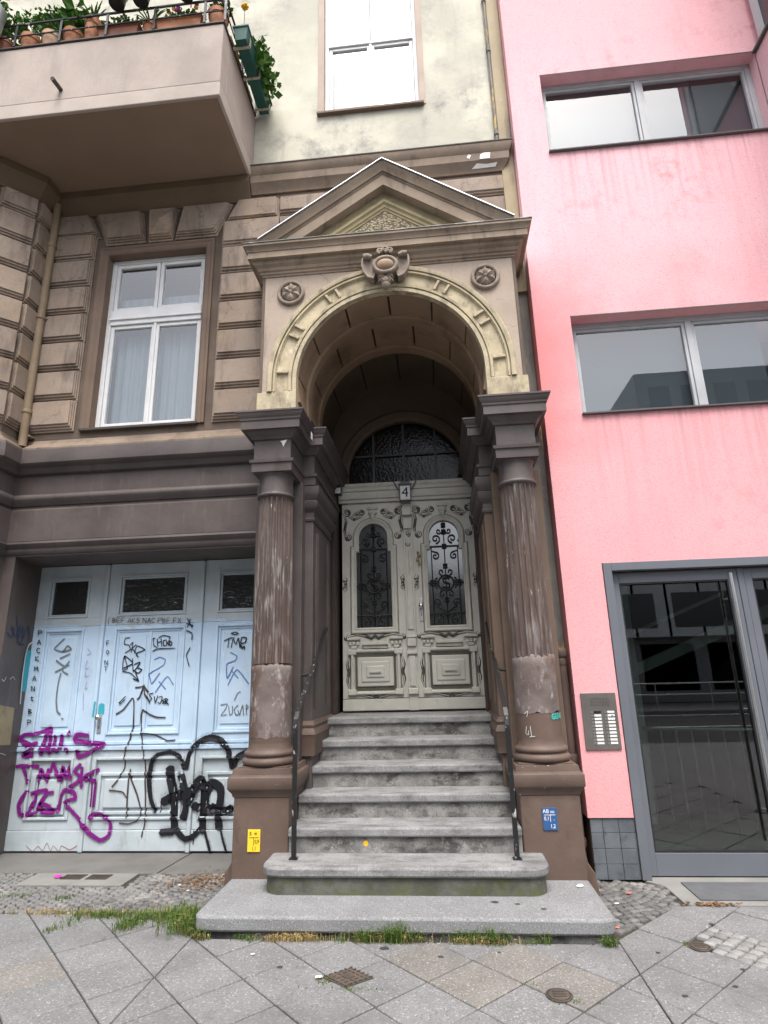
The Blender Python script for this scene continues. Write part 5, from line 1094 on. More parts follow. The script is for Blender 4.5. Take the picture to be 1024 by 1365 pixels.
# each leaf: x0, x1, window, upper panel, lower panel (x ranges), divider
LEAVES = [(-4.245, -3.50, (-4.125, -3.665), (-4.115, -3.68), (-4.10, -3.64), None),
          (-3.455, -2.455, (-3.34, -2.60), (-3.345, -2.59), (-3.43, -2.52), -2.965),
          (-2.41, -1.665, (-2.265, -1.80), (-2.265, -1.80), (-2.36, -1.75), None)]
for x0, x1, wn, up, lo, dv in LEAVES:
    fb = MB()
    dbox(fb, x0, wn[0], 2.20, 2.755, BY); dbox(fb, wn[1], x1, 2.20, 2.755, BY); dbox(fb, wn[0], wn[1], 2.63, 2.755, BY); dbox(fb, wn[0], wn[1], 2.115, 2.205, BY); dbox(fb, x0, wn[0], 2.115, 2.20, BY); dbox(fb, wn[1], x1, 2.115, 2.20, BY)
    dbox(fb, x0, x1, .012, 2.115, BY+.018)
    lf = obj('door_leaf', fb, 'bluedoor', gd, bevel=.003)
    k = MB(); dframe(k, wn[0], wn[1], 2.205, 2.63, .018, BY-.012, BY+.01); dframe(k, wn[0]+.018, wn[1]-.018, 2.223, 2.612, .02, BY+.012, BY+.05); obj('window_bead', k, 'bluedoor', lf, bevel=.003)
    obj('pane', MB().box(wn[0]+.03, wn[1]-.03, BY+.034, BY+.04, 2.235, 2.60), 'glass_ripple', lf)
    k = MB()   # stiles and rails over the sunk field
    dbox(k, x0, up[0], .95, 2.113, BY, BY+.018); dbox(k, up[1], x1, .95, 2.113, BY, BY+.018); dbox(k, up[0], up[1], 2.085, 2.113, BY, BY+.018); dbox(k, up[0], up[1], .95, 1.045, BY, BY+.018)
    dbox(k, x0, lo[0], .20, .90, BY, BY+.018); dbox(k, lo[1], x1, .20, .90, BY, BY+.018); dbox(k, lo[0], lo[1], .84, .90, BY, BY+.018); dbox(k, lo[0], lo[1], .20, .285, BY, BY+.018)
    obj('stile', k, 'bluedoor', lf, bevel=.002)
    k = MB(); dframe(k, up[0], up[1], 1.045, 2.085, .022, BY-.014, BY+.018); dframe(k, up[0]+.022, up[1]-.022, 1.067, 2.063, .024, BY+.006, BY+.02)
    if dv: dbox(k, dv-.016, dv+.016, 1.091, 2.039, BY+.004, BY+.019)
    obj('panel_moulding', k, 'bluedoor', lf, bevel=.005)
    fields = [(up[0]+.075, up[1]-.075)] if not dv else [(up[0]+.075, dv-.04), (dv+.04, up[1]-.075)]
    for a, b in fields: k = MB(); dbox(k, a, b, 1.125, 2.005, BY+.008, BY+.019); obj('upper_panel', k, 'bluedoor', lf, bevel=.006)
    k = MB(); dframe(k, lo[0], lo[1], .285, .84, .025, BY-.016, BY+.018); dframe(k, lo[0]+.055, lo[1]-.055, .33, .70, .03, BY-.004, BY+.02); obj('panel_moulding', k, 'bluedoor', lf, bevel=.006)
    k = MB(); dbox(k, lo[0]+.12, lo[1]-.12, .385, .645, BY-.004, BY+.019); obj('lower_panel', k, 'bluedoor', lf, bevel=.014)
    k = MB(); dbox(k, x0, x1, .905, .945, BY-.02, BY+.018); dbox(k, x0, x1, .955, .985, BY-.008, BY); obj('rail_moulding', k, 'bluedoor', lf, bevel=.007)
    k = MB(); dbox(k, x0, x1, .02, .195, BY-.012, BY+.018); obj('kick_board', k, 'bluedoor', lf, bevel=.005)
for x0, x1 in ((-3.498, -3.457), (-2.453, -2.412)):
    k = MB(); dbox(k, x0, x1, .01, 2.75, BY-.026); obj('cover_strip', k, 'bluedoor', gd, bevel=.008)
obj('backing', MB().box(-4.25, -1.66, BY+.065, BY+.08, 0, 2.76), 'blackroom', gd)
lk = obj('lock_plate', MB().box(-3.437, -3.395, BY-.008, BY, 1.06, 1.24), 'zinc', gd, bevel=.003)
obj('door_knob', OB().lathe(0, 0, [(.008, 0), (.01, .03), (.022, .035), (.024, .05), (.014, .06), (.003, .062)], 14).at(-3.417, BY-.008, 1.215), 'steel', lk, smooth=50)
obj('keyhole', MB().box(-3.42, -3.414, BY-.0095, BY-.007, 1.10, 1.13), 'ink', lk)
def on_door(p, lift):
    x, z = p.x, p.y; y = BY+.018
    for x0, x1, z0, z1, yy in RELIEF:
        if x0 <= x <= x1 and z0 <= z <= z1 and yy < y: y = yy
    return (x, y-lift-.0025, z)
tagged = {}
for kind, wd, pts in GRAF: tagged.setdefault(kind, []).append((wd*(.95 if wd < .012 else 1.1 if kind == 'black' else .84), pts))
LB = {'purple': 'purple spray lettering in three rows', 'black': 'fat black spray letters and arches', 'umber': 'thin dark spray drawing with arrows', 'marker': 'black marker tags', 'bluepen': 'blue marker tags', 'grey': 'grey marker tags', 'violet': 'faint violet scribble', 'redpen': 'red brown scribble along the bottom'}
order = ['redpen', 'violet', 'bluepen', 'grey', 'marker', 'umber', 'black', 'purple']
for i, kd in enumerate(order): paint_obj('graffiti', tagged[kd], 'g_'+kd, gd, on_door, LB[kd], .0012+.0028*(i > 5)+.0008*i)
paint_obj('paint_patch', [(.055, [(-3.41, 1.33), (-3.41, 1.245)]), (.02, [(-3.47, 1.36), (-3.475, 1.22)])], 'g_teal', gd, on_door, 'teal paint patch by the lock', .001)
for kd, mt_ in (('purple', 'g_mist_p'), ('black', 'g_mist_k')):
    paint_obj('overspray', [(w_*2.0, p) for w_, p in tagged[kd]], mt_, gd, on_door, None, .0005)
drips = [(.006, [(x, z), (x+.002, z-l*.5), (x-.001, z-l)]) for x, z, l in ((-3.98, .62, .10), (-3.66, .50, .12), (-4.10, .42, .09), (-3.83, .43, .07))]
paint_obj('paint_drip', drips, 'g_purple', gd, on_door, None, .0022)
paint_obj('paint_drip', [(.008, [(x, z), (x+.003, z-l*.5), (x, z-l)]) for x, z, l in ((-2.60, .33, .16), (-2.38, .2, .12), (-2.72, .45, .1), (-2.28, .38, .2))], 'g_black', gd, on_door, None, .0022)
# scribbles on the reveal at the left
rx = lambda y: -4.137-.108*(y-F)/.56
def on_reveal(p, lift): return (rx(p.x)+.004+lift, p.x, p.y)
paint_obj('graffiti', [(.11, [(5.80, 1.86), (5.79, 1.70), (5.80, 1.5)])], 'g_teal', house, on_reveal, 'teal spray patch on the door reveal')
paint_obj('graffiti', [(.018, [(5.845, 1.97), (5.77, 1.93), (5.735, 1.82), (5.735, 1.6), (5.76, 1.36)])], 'g_white', house, on_reveal, 'white spray outline on the door reveal', .004)
paint_obj('graffiti', [(.014, [(5.34, 2.03), (5.42, 1.99), (5.46, 2.06), (5.40, 2.09), (5.50, 2.0), (5.56, 2.12), (5.55, 1.98), (5.62, 2.1), (5.63, 2.0)]), (.014, [(5.47, 2.2), (5.56, 1.96), (5.68, 1.93)]), (.012, [(5.60, 1.92), (5.72, 2.12), (5.78, 1.98)])], 'g_navy', house, on_reveal, 'navy scribble on the door reveal')
obj('patch', MB().add([(rx(y)+.004, y, z) for y, z in ((5.30, 1.38), (5.665, 1.325), (5.68, .985), (5.50, 1.0), (5.30, 1.0))], [(0, 1, 2, 3, 4)]), 'olive', house, label='olive paint patch on the door reveal')
paint_obj('graffiti', [(.006, [(5.36, 1.60), (5.40, 1.58), (5.43, 1.62)]), (.005, [(5.5, 1.60), (5.56, 1.62), (5.6, 1.59)]), (.005, [(5.36, .9), (5.5, .93), (5.62, .9)])], 'g_scratch', house, on_reveal, 'pale scratches on the door reveal')

# ================================================================ DRAINPIPES
dp = thing('drainpipe', 'tan drainpipe in the corner between the bay and the rusticated wall', 'drainpipe', (-4.17, 5.20, 3.95))
px, py = -4.175, 5.20
obj('pipe', MB().tube([(px, py, 6.9), (px, py, 4.16), (px-.01, py+.02, 4.05), (px-.01, py+.02, 3.9)], .042, 16), 'pipe', dp, smooth=50)
for z in (6.33, 5.40, 4.28): obj('collar', MB().lathe(px, py, [(.03, z-.02), (.05, z-.018), (.053, z), (.05, z+.018), (.03, z+.02)], 18), 'pipe', dp, smooth=50)
for z in (5.405, 4.02): obj('pipe_bracket', MB().box(px-.06, px+.06, py+.02, 5.3, z-.008, z+.008), 'pipe', dp)
sp = thing('standpipe', 'brown cast iron standpipe with socket beside the right column', 'pipe', (.985, 5.2, 0))
px, py = 1.0, 5.215
obj('pipe', MB().tube([(px, py, 0), (px, py, 1.70)], .044, 16), 'pipe_dark', sp, smooth=50)
for z, r in ((1.69, .062), (1.62, .05), (.86, .056), (.80, .05), (.25, .056)): obj('collar', MB().lathe(px, py, [(.03, z-.035), (r-.004, z-.033), (r, z-.02), (r, z+.02), (r-.006, z+.033), (.03, z+.035)], 18), 'pipe_dark', sp, smooth=50)
cd = thing('conduit', 'thin peeling grey conduit running up the ochre strip', 'pipe', (.90, 5.27, 7.2))
obj('pipe', MB().tube([(.905, 5.27, 7.22), (.905, 5.27, 11.5)], .018, 8), 'gap', cd, smooth=50)
for z in (7.36, 8.6, 9.4): obj('collar', MB().lathe(.905, 5.27, [(.015, z-.03), (.027, z-.028), (.027, z+.028), (.015, z+.03)], 10), 'gap', cd)

# ================================================================ PINK BUILDING
P = 5.15
pk = thing('pink_building', 'pink stuccoed modern building with grey framed strip windows', 'building', (3.5, 5.15, 0))
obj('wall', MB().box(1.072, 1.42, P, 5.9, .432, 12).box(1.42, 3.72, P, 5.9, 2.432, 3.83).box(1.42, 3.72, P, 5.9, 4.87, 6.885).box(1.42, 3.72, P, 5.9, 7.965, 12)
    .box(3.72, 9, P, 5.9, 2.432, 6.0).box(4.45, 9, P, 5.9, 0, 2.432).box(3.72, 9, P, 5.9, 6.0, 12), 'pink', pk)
M_o = obj('oriel', MB().box(3.72, 6.5, 3.9, P+.01, 5.9, 7.93).box(3.72, 6.5, 3.9, P+.01, 9.6, 12).box(3.72, 6.5, 3.9, 4.0, 7.93, 9.6).box(3.8, 6.5, 4.0, P+.01, 7.93, 9.6), 'pink', pk)
obj('oriel_sill', MB().box(3.685, 3.8, 3.88, P-.005, 7.935, 7.965), 'lintel', M_o)
ow = obj('oriel_window', MB().box(3.735, 3.79, 4.98, 5.07, 7.97, 9.6).box(3.735, 3.79, 4.02, 4.1, 7.97, 9.6).box(3.735, 3.79, 4.1, 4.98, 7.97, 8.05), 'alu_pale', M_o)
obj('pane', MB().box(3.76, 3.766, 4.1, 4.98, 8.05, 9.6), 'opp_glass', ow)
obj('plinth_backing', MB().box(1.085, 1.425, P+.03, 5.9, 0, .43), 'joint', pk)
tm = {}
for c, (x0, x1) in enumerate(((1.088, 1.178), (1.181, 1.30), (1.303, 1.423))):
    for r in range(4):
        z0 = .002+r*.1075
        obj('tile', MB().box(x0, x1, P+.012, P+.03, z0, z0+.1045), 'tile', pk, bevel=.002)
def strip_window(z0, z1, xm, blind):
    y = P+.13
    fr = obj('window', MB().box(1.42, 3.72, y, y+.06, z0+.012, z0+.055).box(1.42, 3.72, y, y+.06, z1-.06, z1).box(1.42, 1.465, y, y+.06, z0+.055, z1-.06).box(3.66, 3.72, y, y+.06, z0+.055, z1-.06).box(xm-.028, xm+.028, y-.004, y+.06, z0+.055, z1-.06), 'alu_pale', pk, bevel=.003)
    for a, b in ((1.465, xm-.028), (xm+.028, 3.66)):
        obj('sash', MB().frame(a+.002, b-.002, z0+.057, z1-.062, .03, y+.008, y+.05), 'alu_pale', fr, bevel=.003)
        obj('pane', MB().box(a+.03, b-.03, y+.03, y+.036, z0+.085, z1-.09), 'glass', fr)
    obj('window_sill', MB().box(1.415, 3.724, P-.035, y+.0, z0-.004, z0+.012), 'lintel', fr, bevel=.002)
    obj('window_head', MB().box(1.421, 3.719, P+.002, y+.06, z1+.001, z1+.004), 'lintel', fr)
    room(1.43, 3.71, z0, z1, P+.75, P+3.2, pk)
    for a, b, zb, m in blind: obj('blind', MB().box(a, b, y+.09, y+.093, zb, z1-.02), m, fr)
strip_window(6.885, 7.965, 2.50, [(1.47, 2.47, 6.90, 'blind'), (2.53, 3.10, 6.9, 'blind'), (3.10, 3.66, 6.9, 'pane_backing_dark')])  # last strip: dark backing added in place of a darker pane reflection
strip_window(3.83, 4.87, 2.56, [(1.47, 2.53, 3.86, 'pane_backing_dark'), (2.59, 3.24, 3.86, 'pane_backing_dark')])
for zz in (7.966, 4.871): obj('window_head_lip', MB().box(1.418, 3.722, P-.004, P+.02, zz, zz+.012), 'lintel', pk)
# ---- glass street door
gl = thing('glass_door', 'wide grey metal framed glass street door with a long steel pull bar', 'door', (2.4, 5.2, 0))
obj('door_frame', MB().box(1.425, 1.495, P-.012, P+.14, .004, 2.43).box(1.495, 4.45, P-.012, P+.14, 2.36, 2.43), 'alu', gl, bevel=.004)
def gleaf(x0, x1):
    y = P+.065
    l = obj('door_leaf', MB().box(x0, x0+.062, y, y+.06, .012, 2.345).box(x1-.075, x1, y, y+.06, .012, 2.345).box(x0+.062, x1-.075, y, y+.06, .012, .17).box(x0+.062, x1-.075, y, y+.06, 2.26, 2.345), 'alu', gl, bevel=.003)
    obj('glazing_bead', MB().frame(x0+.062, x1-.075, .17, 2.26, .012, y+.006, y+.03), 'grille', l)
    obj('pane', MB().box(x0+.07, x1-.083, y+.025, y+.031, .178, 2.252), 'glass_door', l)
    return l
l1 = gleaf(1.50, 2.545); l2 = gleaf(2.60, 4.40)
obj('door_post', MB().box(2.548, 2.597, P+.06, P+.14, .01, 2.35), 'alu', gl, bevel=.003)
pb = obj('pull_bar', MB().tube([(2.45, P-.025, .22), (2.45, P-.025, 2.30)], .0145, 12), 'steel', l1, smooth=50)
for z in (.45, 1.2, 2.1): obj('bar_standoff', MB().tube([(2.45, P-.025, z), (2.49, P+.066, z)], .008, 8), 'steel', pb)
obj('lock', OB().lathe(0, 0, [(.0, 0), (.018, 0), (.018, .012), (.004, .014)], 14).at(2.57, P+.06, 1.02), 'steel', gl)
# lobby
lob = MB().box(1.2, 5.5, 9.5, 9.6, 0, 3).box(1.1, 1.2, P+.75, 9.5, 0, 3).box(5.5, 5.6, P+.75, 9.5, 0, 3).box(1.2, 5.5, P+.75, 9.5, 2.9, 3).box(1.2, 5.5, P+.15, 9.5, -.1, .01)
obj('lobby', lob, 'room', pk)
stg = obj('stair_flight', MB().prism_xz([(2.0, .02), (4.6, .02), (4.6, 2.6), (4.2, 2.6), (2.0, .35)], 7.2, 8.2), 'blackroom', pk)
obj('stair_stringer', MB().prism_xz([(1.75, 1.32), (4.2, 2.28), (4.2, 2.42), (1.75, 1.44)], 6.9, 6.96).prism_xz([(1.75, 1.75), (3.2, 2.32), (3.2, 2.36), (1.75, 1.79)], 6.9, 6.94), 'plate', pk)
obj('lobby_post', MB().box(2.02, 2.10, 6.75, 6.83, .02, 2.9), 'plate', pk)
for i in range(9): obj('baluster', MB().tube([(2.05+i*.13, 6.6-.05*i, .02), (2.05+i*.13, 6.6-.05*i, .95)], .010, 6), 'steel', pk)
obj('banister', MB().tube([(2.02, 6.61, .95), (3.12, 6.2, .95)], .018, 8), 'steel', pk, smooth=50)
mt = thing('door_mat', 'dark grey door mat lying before the glass street door', 'mat', (2.5, 4.9, .004))
obj('mat_body', MB().prism_xy([(1.68, 4.74), (3.3, 4.74), (3.3, 5.09), (1.68, 5.09)], .0045, .013), 'mat', mt, bevel=.002)
# ---- door bell panel
ic = thing('intercom_panel', 'dull steel door bell panel with white name plates on the pink wall', 'intercom', (1.25, P, 1.14))
ix0, ix1, iz0, iz1 = 1.115, 1.393, .925, 1.36
obj('panel_plate', MB().box(ix0, ix1, P-.012, P+.0, iz0, iz1), 'panel_steel', ic, bevel=.002)
sg = MB()
for i in range(13):
    for j in range(6): sg.box(ix0+.07+i*.012, ix0+.074+i*.012, P-.0132, P-.012, iz1-.10+j*.011, iz1-.096+j*.011)
obj('speaker_grille', sg, 'ink', ic, kind='stuff')
pm = {}
for c in range(2):
    for r in range(10):
        zz = iz1-.148-r*.0262; xx = ix0+.092+c*.105
        for nm, a, b, m in (('name_plate', xx, xx+.055, 'plate' if (c, r) != (0, 0) else 'ink'), ('bell_button', xx-.022, xx-.008, 'steel')):
            if (nm, m) not in pm: pm[(nm, m)] = MB().box(-(b-a)/2, (b-a)/2, -.003, 0, -.008, .008).mesh(nm, m)
            put(nm, pm[(nm, m)], ic, ((a+b)/2, P-.012, zz))
obj('camera_eye', OB().lathe(0, 0, [(.0, 0), (.009, 0), (.009, .004), (.0, .005)], 12).at(ix1-.045, P-.012, iz1-.18), 'steel', ic)

# ================================================================ SIGNS AND MARKS ON THE PORCH
ys = thing('hydrant_sign', 'small yellow enamel marker plate on the left pedestal', 'sign', (-1.465, 4.75, .375))
obj('plate', MB().box(-1.514, -1.418, 4.742, 4.7495, .302, .452), 'yellow_sign', ys, bevel=.002)
text_mesh('S', .035, -1.492, 4.741, .425, 'ink', ys); text_mesh('80', .02, -1.452, 4.741, .425, 'ink', ys)
obj('ruling', MB().box(-1.502, -1.43, 4.7405, 4.7415, .397, .400).box(-1.469, -1.466, 4.7405, 4.7415, .345, .397), 'ink', ys)
text_mesh('0,9', .036, -1.443, 4.741, .372, 'ink', ys, sx=.8); text_mesh('1,1', .036, -1.463, 4.741, .325, 'ink', ys, sx=.8)
bs = thing('hydrant_sign', 'small blue enamel marker plate on the right pedestal', 'sign', (.72, 4.75, .515))
obj('plate', MB().box(.668, .772, 4.742, 4.7495, .440, .588), 'blue_sign', bs, bevel=.002)
text_mesh('AB', .036, .694, 4.741, .565, 'white_ink', bs); text_mesh('300', .02, .74, 4.741, .56, 'white_ink', bs)
obj('ruling', MB().box(.68, .76, 4.7405, 4.7415, .540, .543).box(.722, .725, 4.7405, 4.7415, .495, .54), 'white_ink', bs)
text_mesh('0,1', .036, .697, 4.741, .517, 'white_ink', bs, sx=.85); text_mesh('.', .036, .748, 4.741, .517, 'white_ink', bs); text_mesh('1,2', .036, .737, 4.741, .467, 'white_ink', bs, sx=.85)
st = tag(obj('sticker', OB().lathe(0, 0, [(.0, 0), (.019, 0), (.019, .0012), (.0, .0014)], 18).at(-.622, 4.7395, .36), 'flower'), 'round yellow orange sticker on the third step riser', 'sticker')
CR = XC+HD
def on_col(cx, r):
    def f(p, lift):   # u along the circumference from the street side, v height
        a = p.x/r; return (cx+(r+lift+.002)*math.sin(a), 4.955-(r+lift+.002)*math.cos(a), p.y)
    return f
W_ = lambda pts, du, dv, s=1: [(du+x*s, dv+y*s) for x, y in pts]
paint_obj('graffiti', [(.008, W_(q, .085, 1.19, .04)) for q in ([(.6, .9), (.1, .8), (0, .2), (.5, 0), (.7, .4), (.3, .4)], [(1, 1), (1, .1), (1.5, .1), (1.6, 1)], [(1.9, 0), (2.2, 1), (2.5, 0)], [(2.0, .4), (2.4, .4)], [(2.8, 0), (2.8, 1), (3.2, .8), (2.9, .5), (3.3, 0)])], 'g_aqua', porch, on_col(CR, .168), 'turquoise tag on the right column')
paint_obj('graffiti', [(.005, q) for q in ([(-.13, 1.23), (-.10, 1.25), (-.11, 1.21)], [(-.12, 1.14), (-.13, 1.09), (-.11, 1.08), (-.105, 1.11)], [(-.09, 1.14), (-.085, 1.07)], [(-.10, 1.065), (-.06, 1.07)])], 'g_scratch', porch, on_col(CR, .168), 'white scratched numerals on the right column')

# ================================================================ COVERS, SCRAPS
cv = thing('valve_cover', 'square rusty iron cover set cornerwise in the slabs before the steps', 'cover', (-.58, 3.613, 0))
def dia(cx, cy, h): return [(cx-h*1.0, cy), (cx, cy-h*.78), (cx+h, cy), (cx, cy+h*.78)]
obj('cover_frame', MB().prism_xy(dia(-.58, 3.613, .137), -.002, .006), 'iron', cv, bevel=.002)
obj('cover_plate', MB().prism_xy(dia(-.58, 3.613, .118), .006, .0075), 'rust', cv)
for i in range(6):
    for j in range(6):
        if 2 <= i <= 3 and 2 <= j <= 3: continue
        u, v = (i-2.5)*.034, (j-2.5)*.034; X0, Y0 = -.58+(u-v)/1.414*1.02, 3.613+(u+v)/1.414*.8
        a = R(45 if i % 2 else -45); d = (math.cos(a)*.010, math.sin(a)*.008); e = (-math.sin(a)*.003, math.cos(a)*.003)
        obj('tread_rib', MB().prism_xy([(X0-d[0]-e[0], Y0-d[1]-e[1]), (X0+d[0]-e[0], Y0+d[1]-e[1]), (X0+d[0]+e[0], Y0+d[1]+e[1]), (X0-d[0]+e[0], Y0-d[1]+e[1])], .0075, .0115), 'iron', cv)
obj('cover_boss', MB().prism_xy(dia(-.58, 3.613, .036), .0075, .0125), 'iron', cv, bevel=.002)
for x, y, r, lb in ((.494, 3.476, .066, 'round rusty valve cap set in the pebbly slab'), (1.386, 4.035, .060, 'round dark valve cap beside the pale cobble patch')):
    c_ = thing('round_cover', lb, 'cover', (x, y, 0))
    obj('cap_ring', MB().grid([[(x+rr*math.cos(2*PI*k/28), y+rr*math.sin(2*PI*k/28), z) for k in range(28)] for rr, z in ((r, -.01), (r, .006), (r*.88, .0075), (r*.86, .004), (r*.8, .004))]), 'iron', c_, smooth=40)
    obj('cap_lid', MB().grid([[(x+rr*math.cos(2*PI*k/28), y+rr*math.sin(2*PI*k/28), z) for k in range(28)] for rr, z in ((r*.79, .003), (r*.79, .0085), (r*.7, .0105))]), 'rust', c_, smooth=40)
    for k in (-1, 0, 1): obj('lid_rib', MB().box(x-r*.5, x+r*.5, y+k*r*.35-.005, y+k*r*.35+.005, .0105, .0135), 'iron', c_)
def scrap(x, y, z, s, mat, name, label, cat, group=None):
    mb = MB(); n = 7; rnd = random.Random(int(x*1000+y*77)); ring = [(x+s*rnd.uniform(.6, 1)*math.cos(2*PI*k/n), y+s*.7*rnd.uniform(.6, 1)*math.sin(2*PI*k/n), z+rnd.uniform(.002, s*.35)) for k in range(n)]
    mb.add(ring+[(x, y, z+s*.45), (x+s*.1, y, z+.001)], [(k, (k+1) % n, n) for k in range(n)]+[(k, (k+1) % n, n+1) for k in range(n)])
    return tag(obj(name, mb, mat), label, cat, group)
scrap(-3.235, 5.15, .009, .045, 'magenta', 'wrapper', 'magenta wrapper lying at the left cellar grating', 'litter')
scrap(-1.66, 4.78, .01, .035, 'paper', 'paper_scrap', 'white paper scrap beside the left corner of the plinth', 'litter')
scrap(-2.12, 4.98, .008, .016, 'paper', 'paper_scrap', 'tiny white scrap standing on the left cobbles', 'litter')
scrap(-2.0, 4.86, .008, .018, 'paper', 'paper_scrap', 'white cigarette end flat on the left cobbles', 'litter')
scrap(-1.86, 5.22, .008, .016, 'flower', 'leaf_scrap', 'tiny yellow scrap in the brown leaf litter', 'litter')
scrap(.86, 4.62, .1235, .035, 'paper', 'paper_scrap', 'white paper scrap on the right end of the plinth', 'litter')
scrap(1.10, 4.66, .006, .022, 'paper', 'paper_scrap', 'white paper scrap in the cobbles right of the plinth', 'litter')
scrap(1.24, 4.86, .006, .028, 'redscrap', 'wrapper', 'red wrapper lying in the cobbles before the tiled base', 'litter')
scrap(.99, 4.27, .006, .022, 'redscrap', 'wrapper', 'red scrap at the front right corner of the plinth', 'litter')
scrap(.475, 6.35, 1.163, .07, 'orange', 'wrapper', 'orange crumpled wrapper at the right door jamb', 'litter')
scrap(-.735, 3.60, .004, .025, 'paper', 'paper_scrap', 'white scrap at the left corner of the square iron cover', 'litter')
scrap(-1.18, 3.86, .002, .016, 'paper', 'paper_scrap', 'pale leaf scrap on the slabs left of the square iron cover', 'litter')
scrap(.245, 3.93, .002, .012, 'g_aqua' if False else 'green_box', 'bottle_cap', 'green bottle cap by the grass before the plinth', 'litter')
for x, y, r in ((-.09, 3.87, .022), (1.38, 3.60, .018), (1.59, 4.36, .02), (1.50, 3.78, .015), (.26, 4.33, .03), (.40, 4.30, .02), (.55, 4.22, .02), (-.98, 3.72, .02), (-.42, 3.97, .03), (1.13, 3.96, .014), (1.10, 3.50, .02)):
    zz = .1225 if y > 4.1 and x < .9 else .0008
    mb = MB(); n = 9; mb.add([(x+r*random.uniform(.7, 1.1)*math.cos(2*PI*k/n), y+r*.7*random.uniform(.7, 1.1)*math.sin(2*PI*k/n), zz+.0012) for k in range(n)], [tuple(range(n))])
    obj('gum_spot', mb, 'asphalt', p1 if zz > .1 else pav, kind=None)
# leaf litter, grass
def scatter_tris(name, mat, pts, size, parent=None, label=None):
    mb = MB()
    for x, y, z in pts:
        a = random.uniform(0, 6.28); s = size*random.uniform(.5, 1.2); t = random.uniform(-.5, .5)
        mb.add([(x, y, z), (x+s*math.cos(a), y+s*math.sin(a), z+s*.25*abs(t)), (x+s*.6*math.cos(a+.9), y+s*.6*math.sin(a+.9), z+s*.5*abs(t)+.002), (x+s*.6*math.cos(a-.9), y+s*.6*math.sin(a-.9), z+.001)], [(0, 3, 1, 2)])
    return obj(name, mb, mat, parent, kind='stuff', label=label)
pts = [(random.gauss(-1.98, .15), min(5.6, max(4.85, random.gauss(5.08, .12))), .008) for _ in range(420)]
pts += [(random.gauss(1.72, .10), random.gauss(4.68, .018), .006) for _ in range(110)]
scatter_tris('leaf_litter', 'litter', [p for p in pts if p[0] < -1.70 or p[0] > 1.4], .022)
def blades(name, mat, tufts):
    mb = MB()
    for x, y, sx, sy, n, h in tufts:
        for _ in range(n):
            bx, by = random.gauss(x, sx), random.gauss(y, sy)
            if -1.60 < bx < .92 and by > 4.085: by = 4.06-random.random()*.03
            a = random.uniform(0, 6.28); L = h*random.uniform(.4, 1.15); lean = random.uniform(.15, .95); wd = random.uniform(.0016, .0032)
            dx, dy = math.cos(a), math.sin(a)*.8-.25; px_, py_ = -dy*wd, dx*wd
            P0 = (bx, by, -.008); P1 = (bx+dx*L*lean*.35, by+dy*L*lean*.35, L*.62); P2 = (bx+dx*L*lean, by+dy*L*lean, L*(1-.45*lean))
            mb.add([(P0[0]-px_, P0[1]-py_, P0[2]), (P0[0]+px_, P0[1]+py_, P0[2]), (P1[0]+px_*.8, P1[1]+py_*.8, P1[2]), (P1[0]-px_*.8, P1[1]-py_*.8, P1[2]), P2], [(0, 1, 2, 3), (3, 2, 4)])
    return obj(name, mb, mat, kind='stuff')
tf = [(-1.80, 4.34, .09, .07, 700, .10), (-1.70, 4.20, .06, .06, 420, .11), (-2.0, 4.37, .12, .035, 420, .06), (-2.35, 4.40, .14, .03, 420, .05), (-2.14, 4.23, .045, .045, 260, .06), (-2.57, 4.30, .05, .07, 130, .03), (-2.62, 4.16, .02, .03, 50, .03),
      (-.54, 4.06, .035, .018, 130, .09), (-.36, 4.06, .05, .018, 170, .15), (-.42, 4.06, .07, .018, 90, .10), (-.66, 4.05, .05, .015, 30, .06), (-.22, 4.06, .04, .015, 40, .07), (.06, 4.055, .05, .015, 90, .10), (.22, 4.05, .05, .015, 90, .12), (.15, 4.05, .1, .015, 60, .06), (-1.27, 4.05, .05, .015, 60, .05), (.44, 4.05, .03, .012, 40, .04), (.53, 4.06, .02, .012, 40, .07), (.88, 4.03, .022, .015, 90, .08),
      (-2.9, 4.72, .05, .03, 80, .03), (-3.30, 4.75, .08, .02, 70, .03), (-.70, 3.58, .03, .02, 60, .02), (-.56, 3.50, .08, .012, 90, .015), (.56, 3.42, .06, .012, 60, .012), (.38, 3.56, .03, .02, 30, .015), (1.33, 4.06, .015, .02, 30, .02)]
blades('grass', 'grass', tf)
blades('dry_grass', 'straw', [(-2.75, 4.45, .22, .03, 330, .03), (-2.45, 4.45, .25, .04, 200, .03), (-1.95, 4.43, .2, .04, 160, .06), (-.95, 4.055, .09, .015, 260, .06), (-1.05, 4.05, .08, .015, 120, .05), (.15, 4.05, .10, .015, 220, .05), (-1.62, 4.12, .04, .02, 60, .06), (-.4, 4.05, .15, .012, 90, .07)])
ms = [(random.uniform(-3, 1.5), 0, 0) for _ in range(0)]

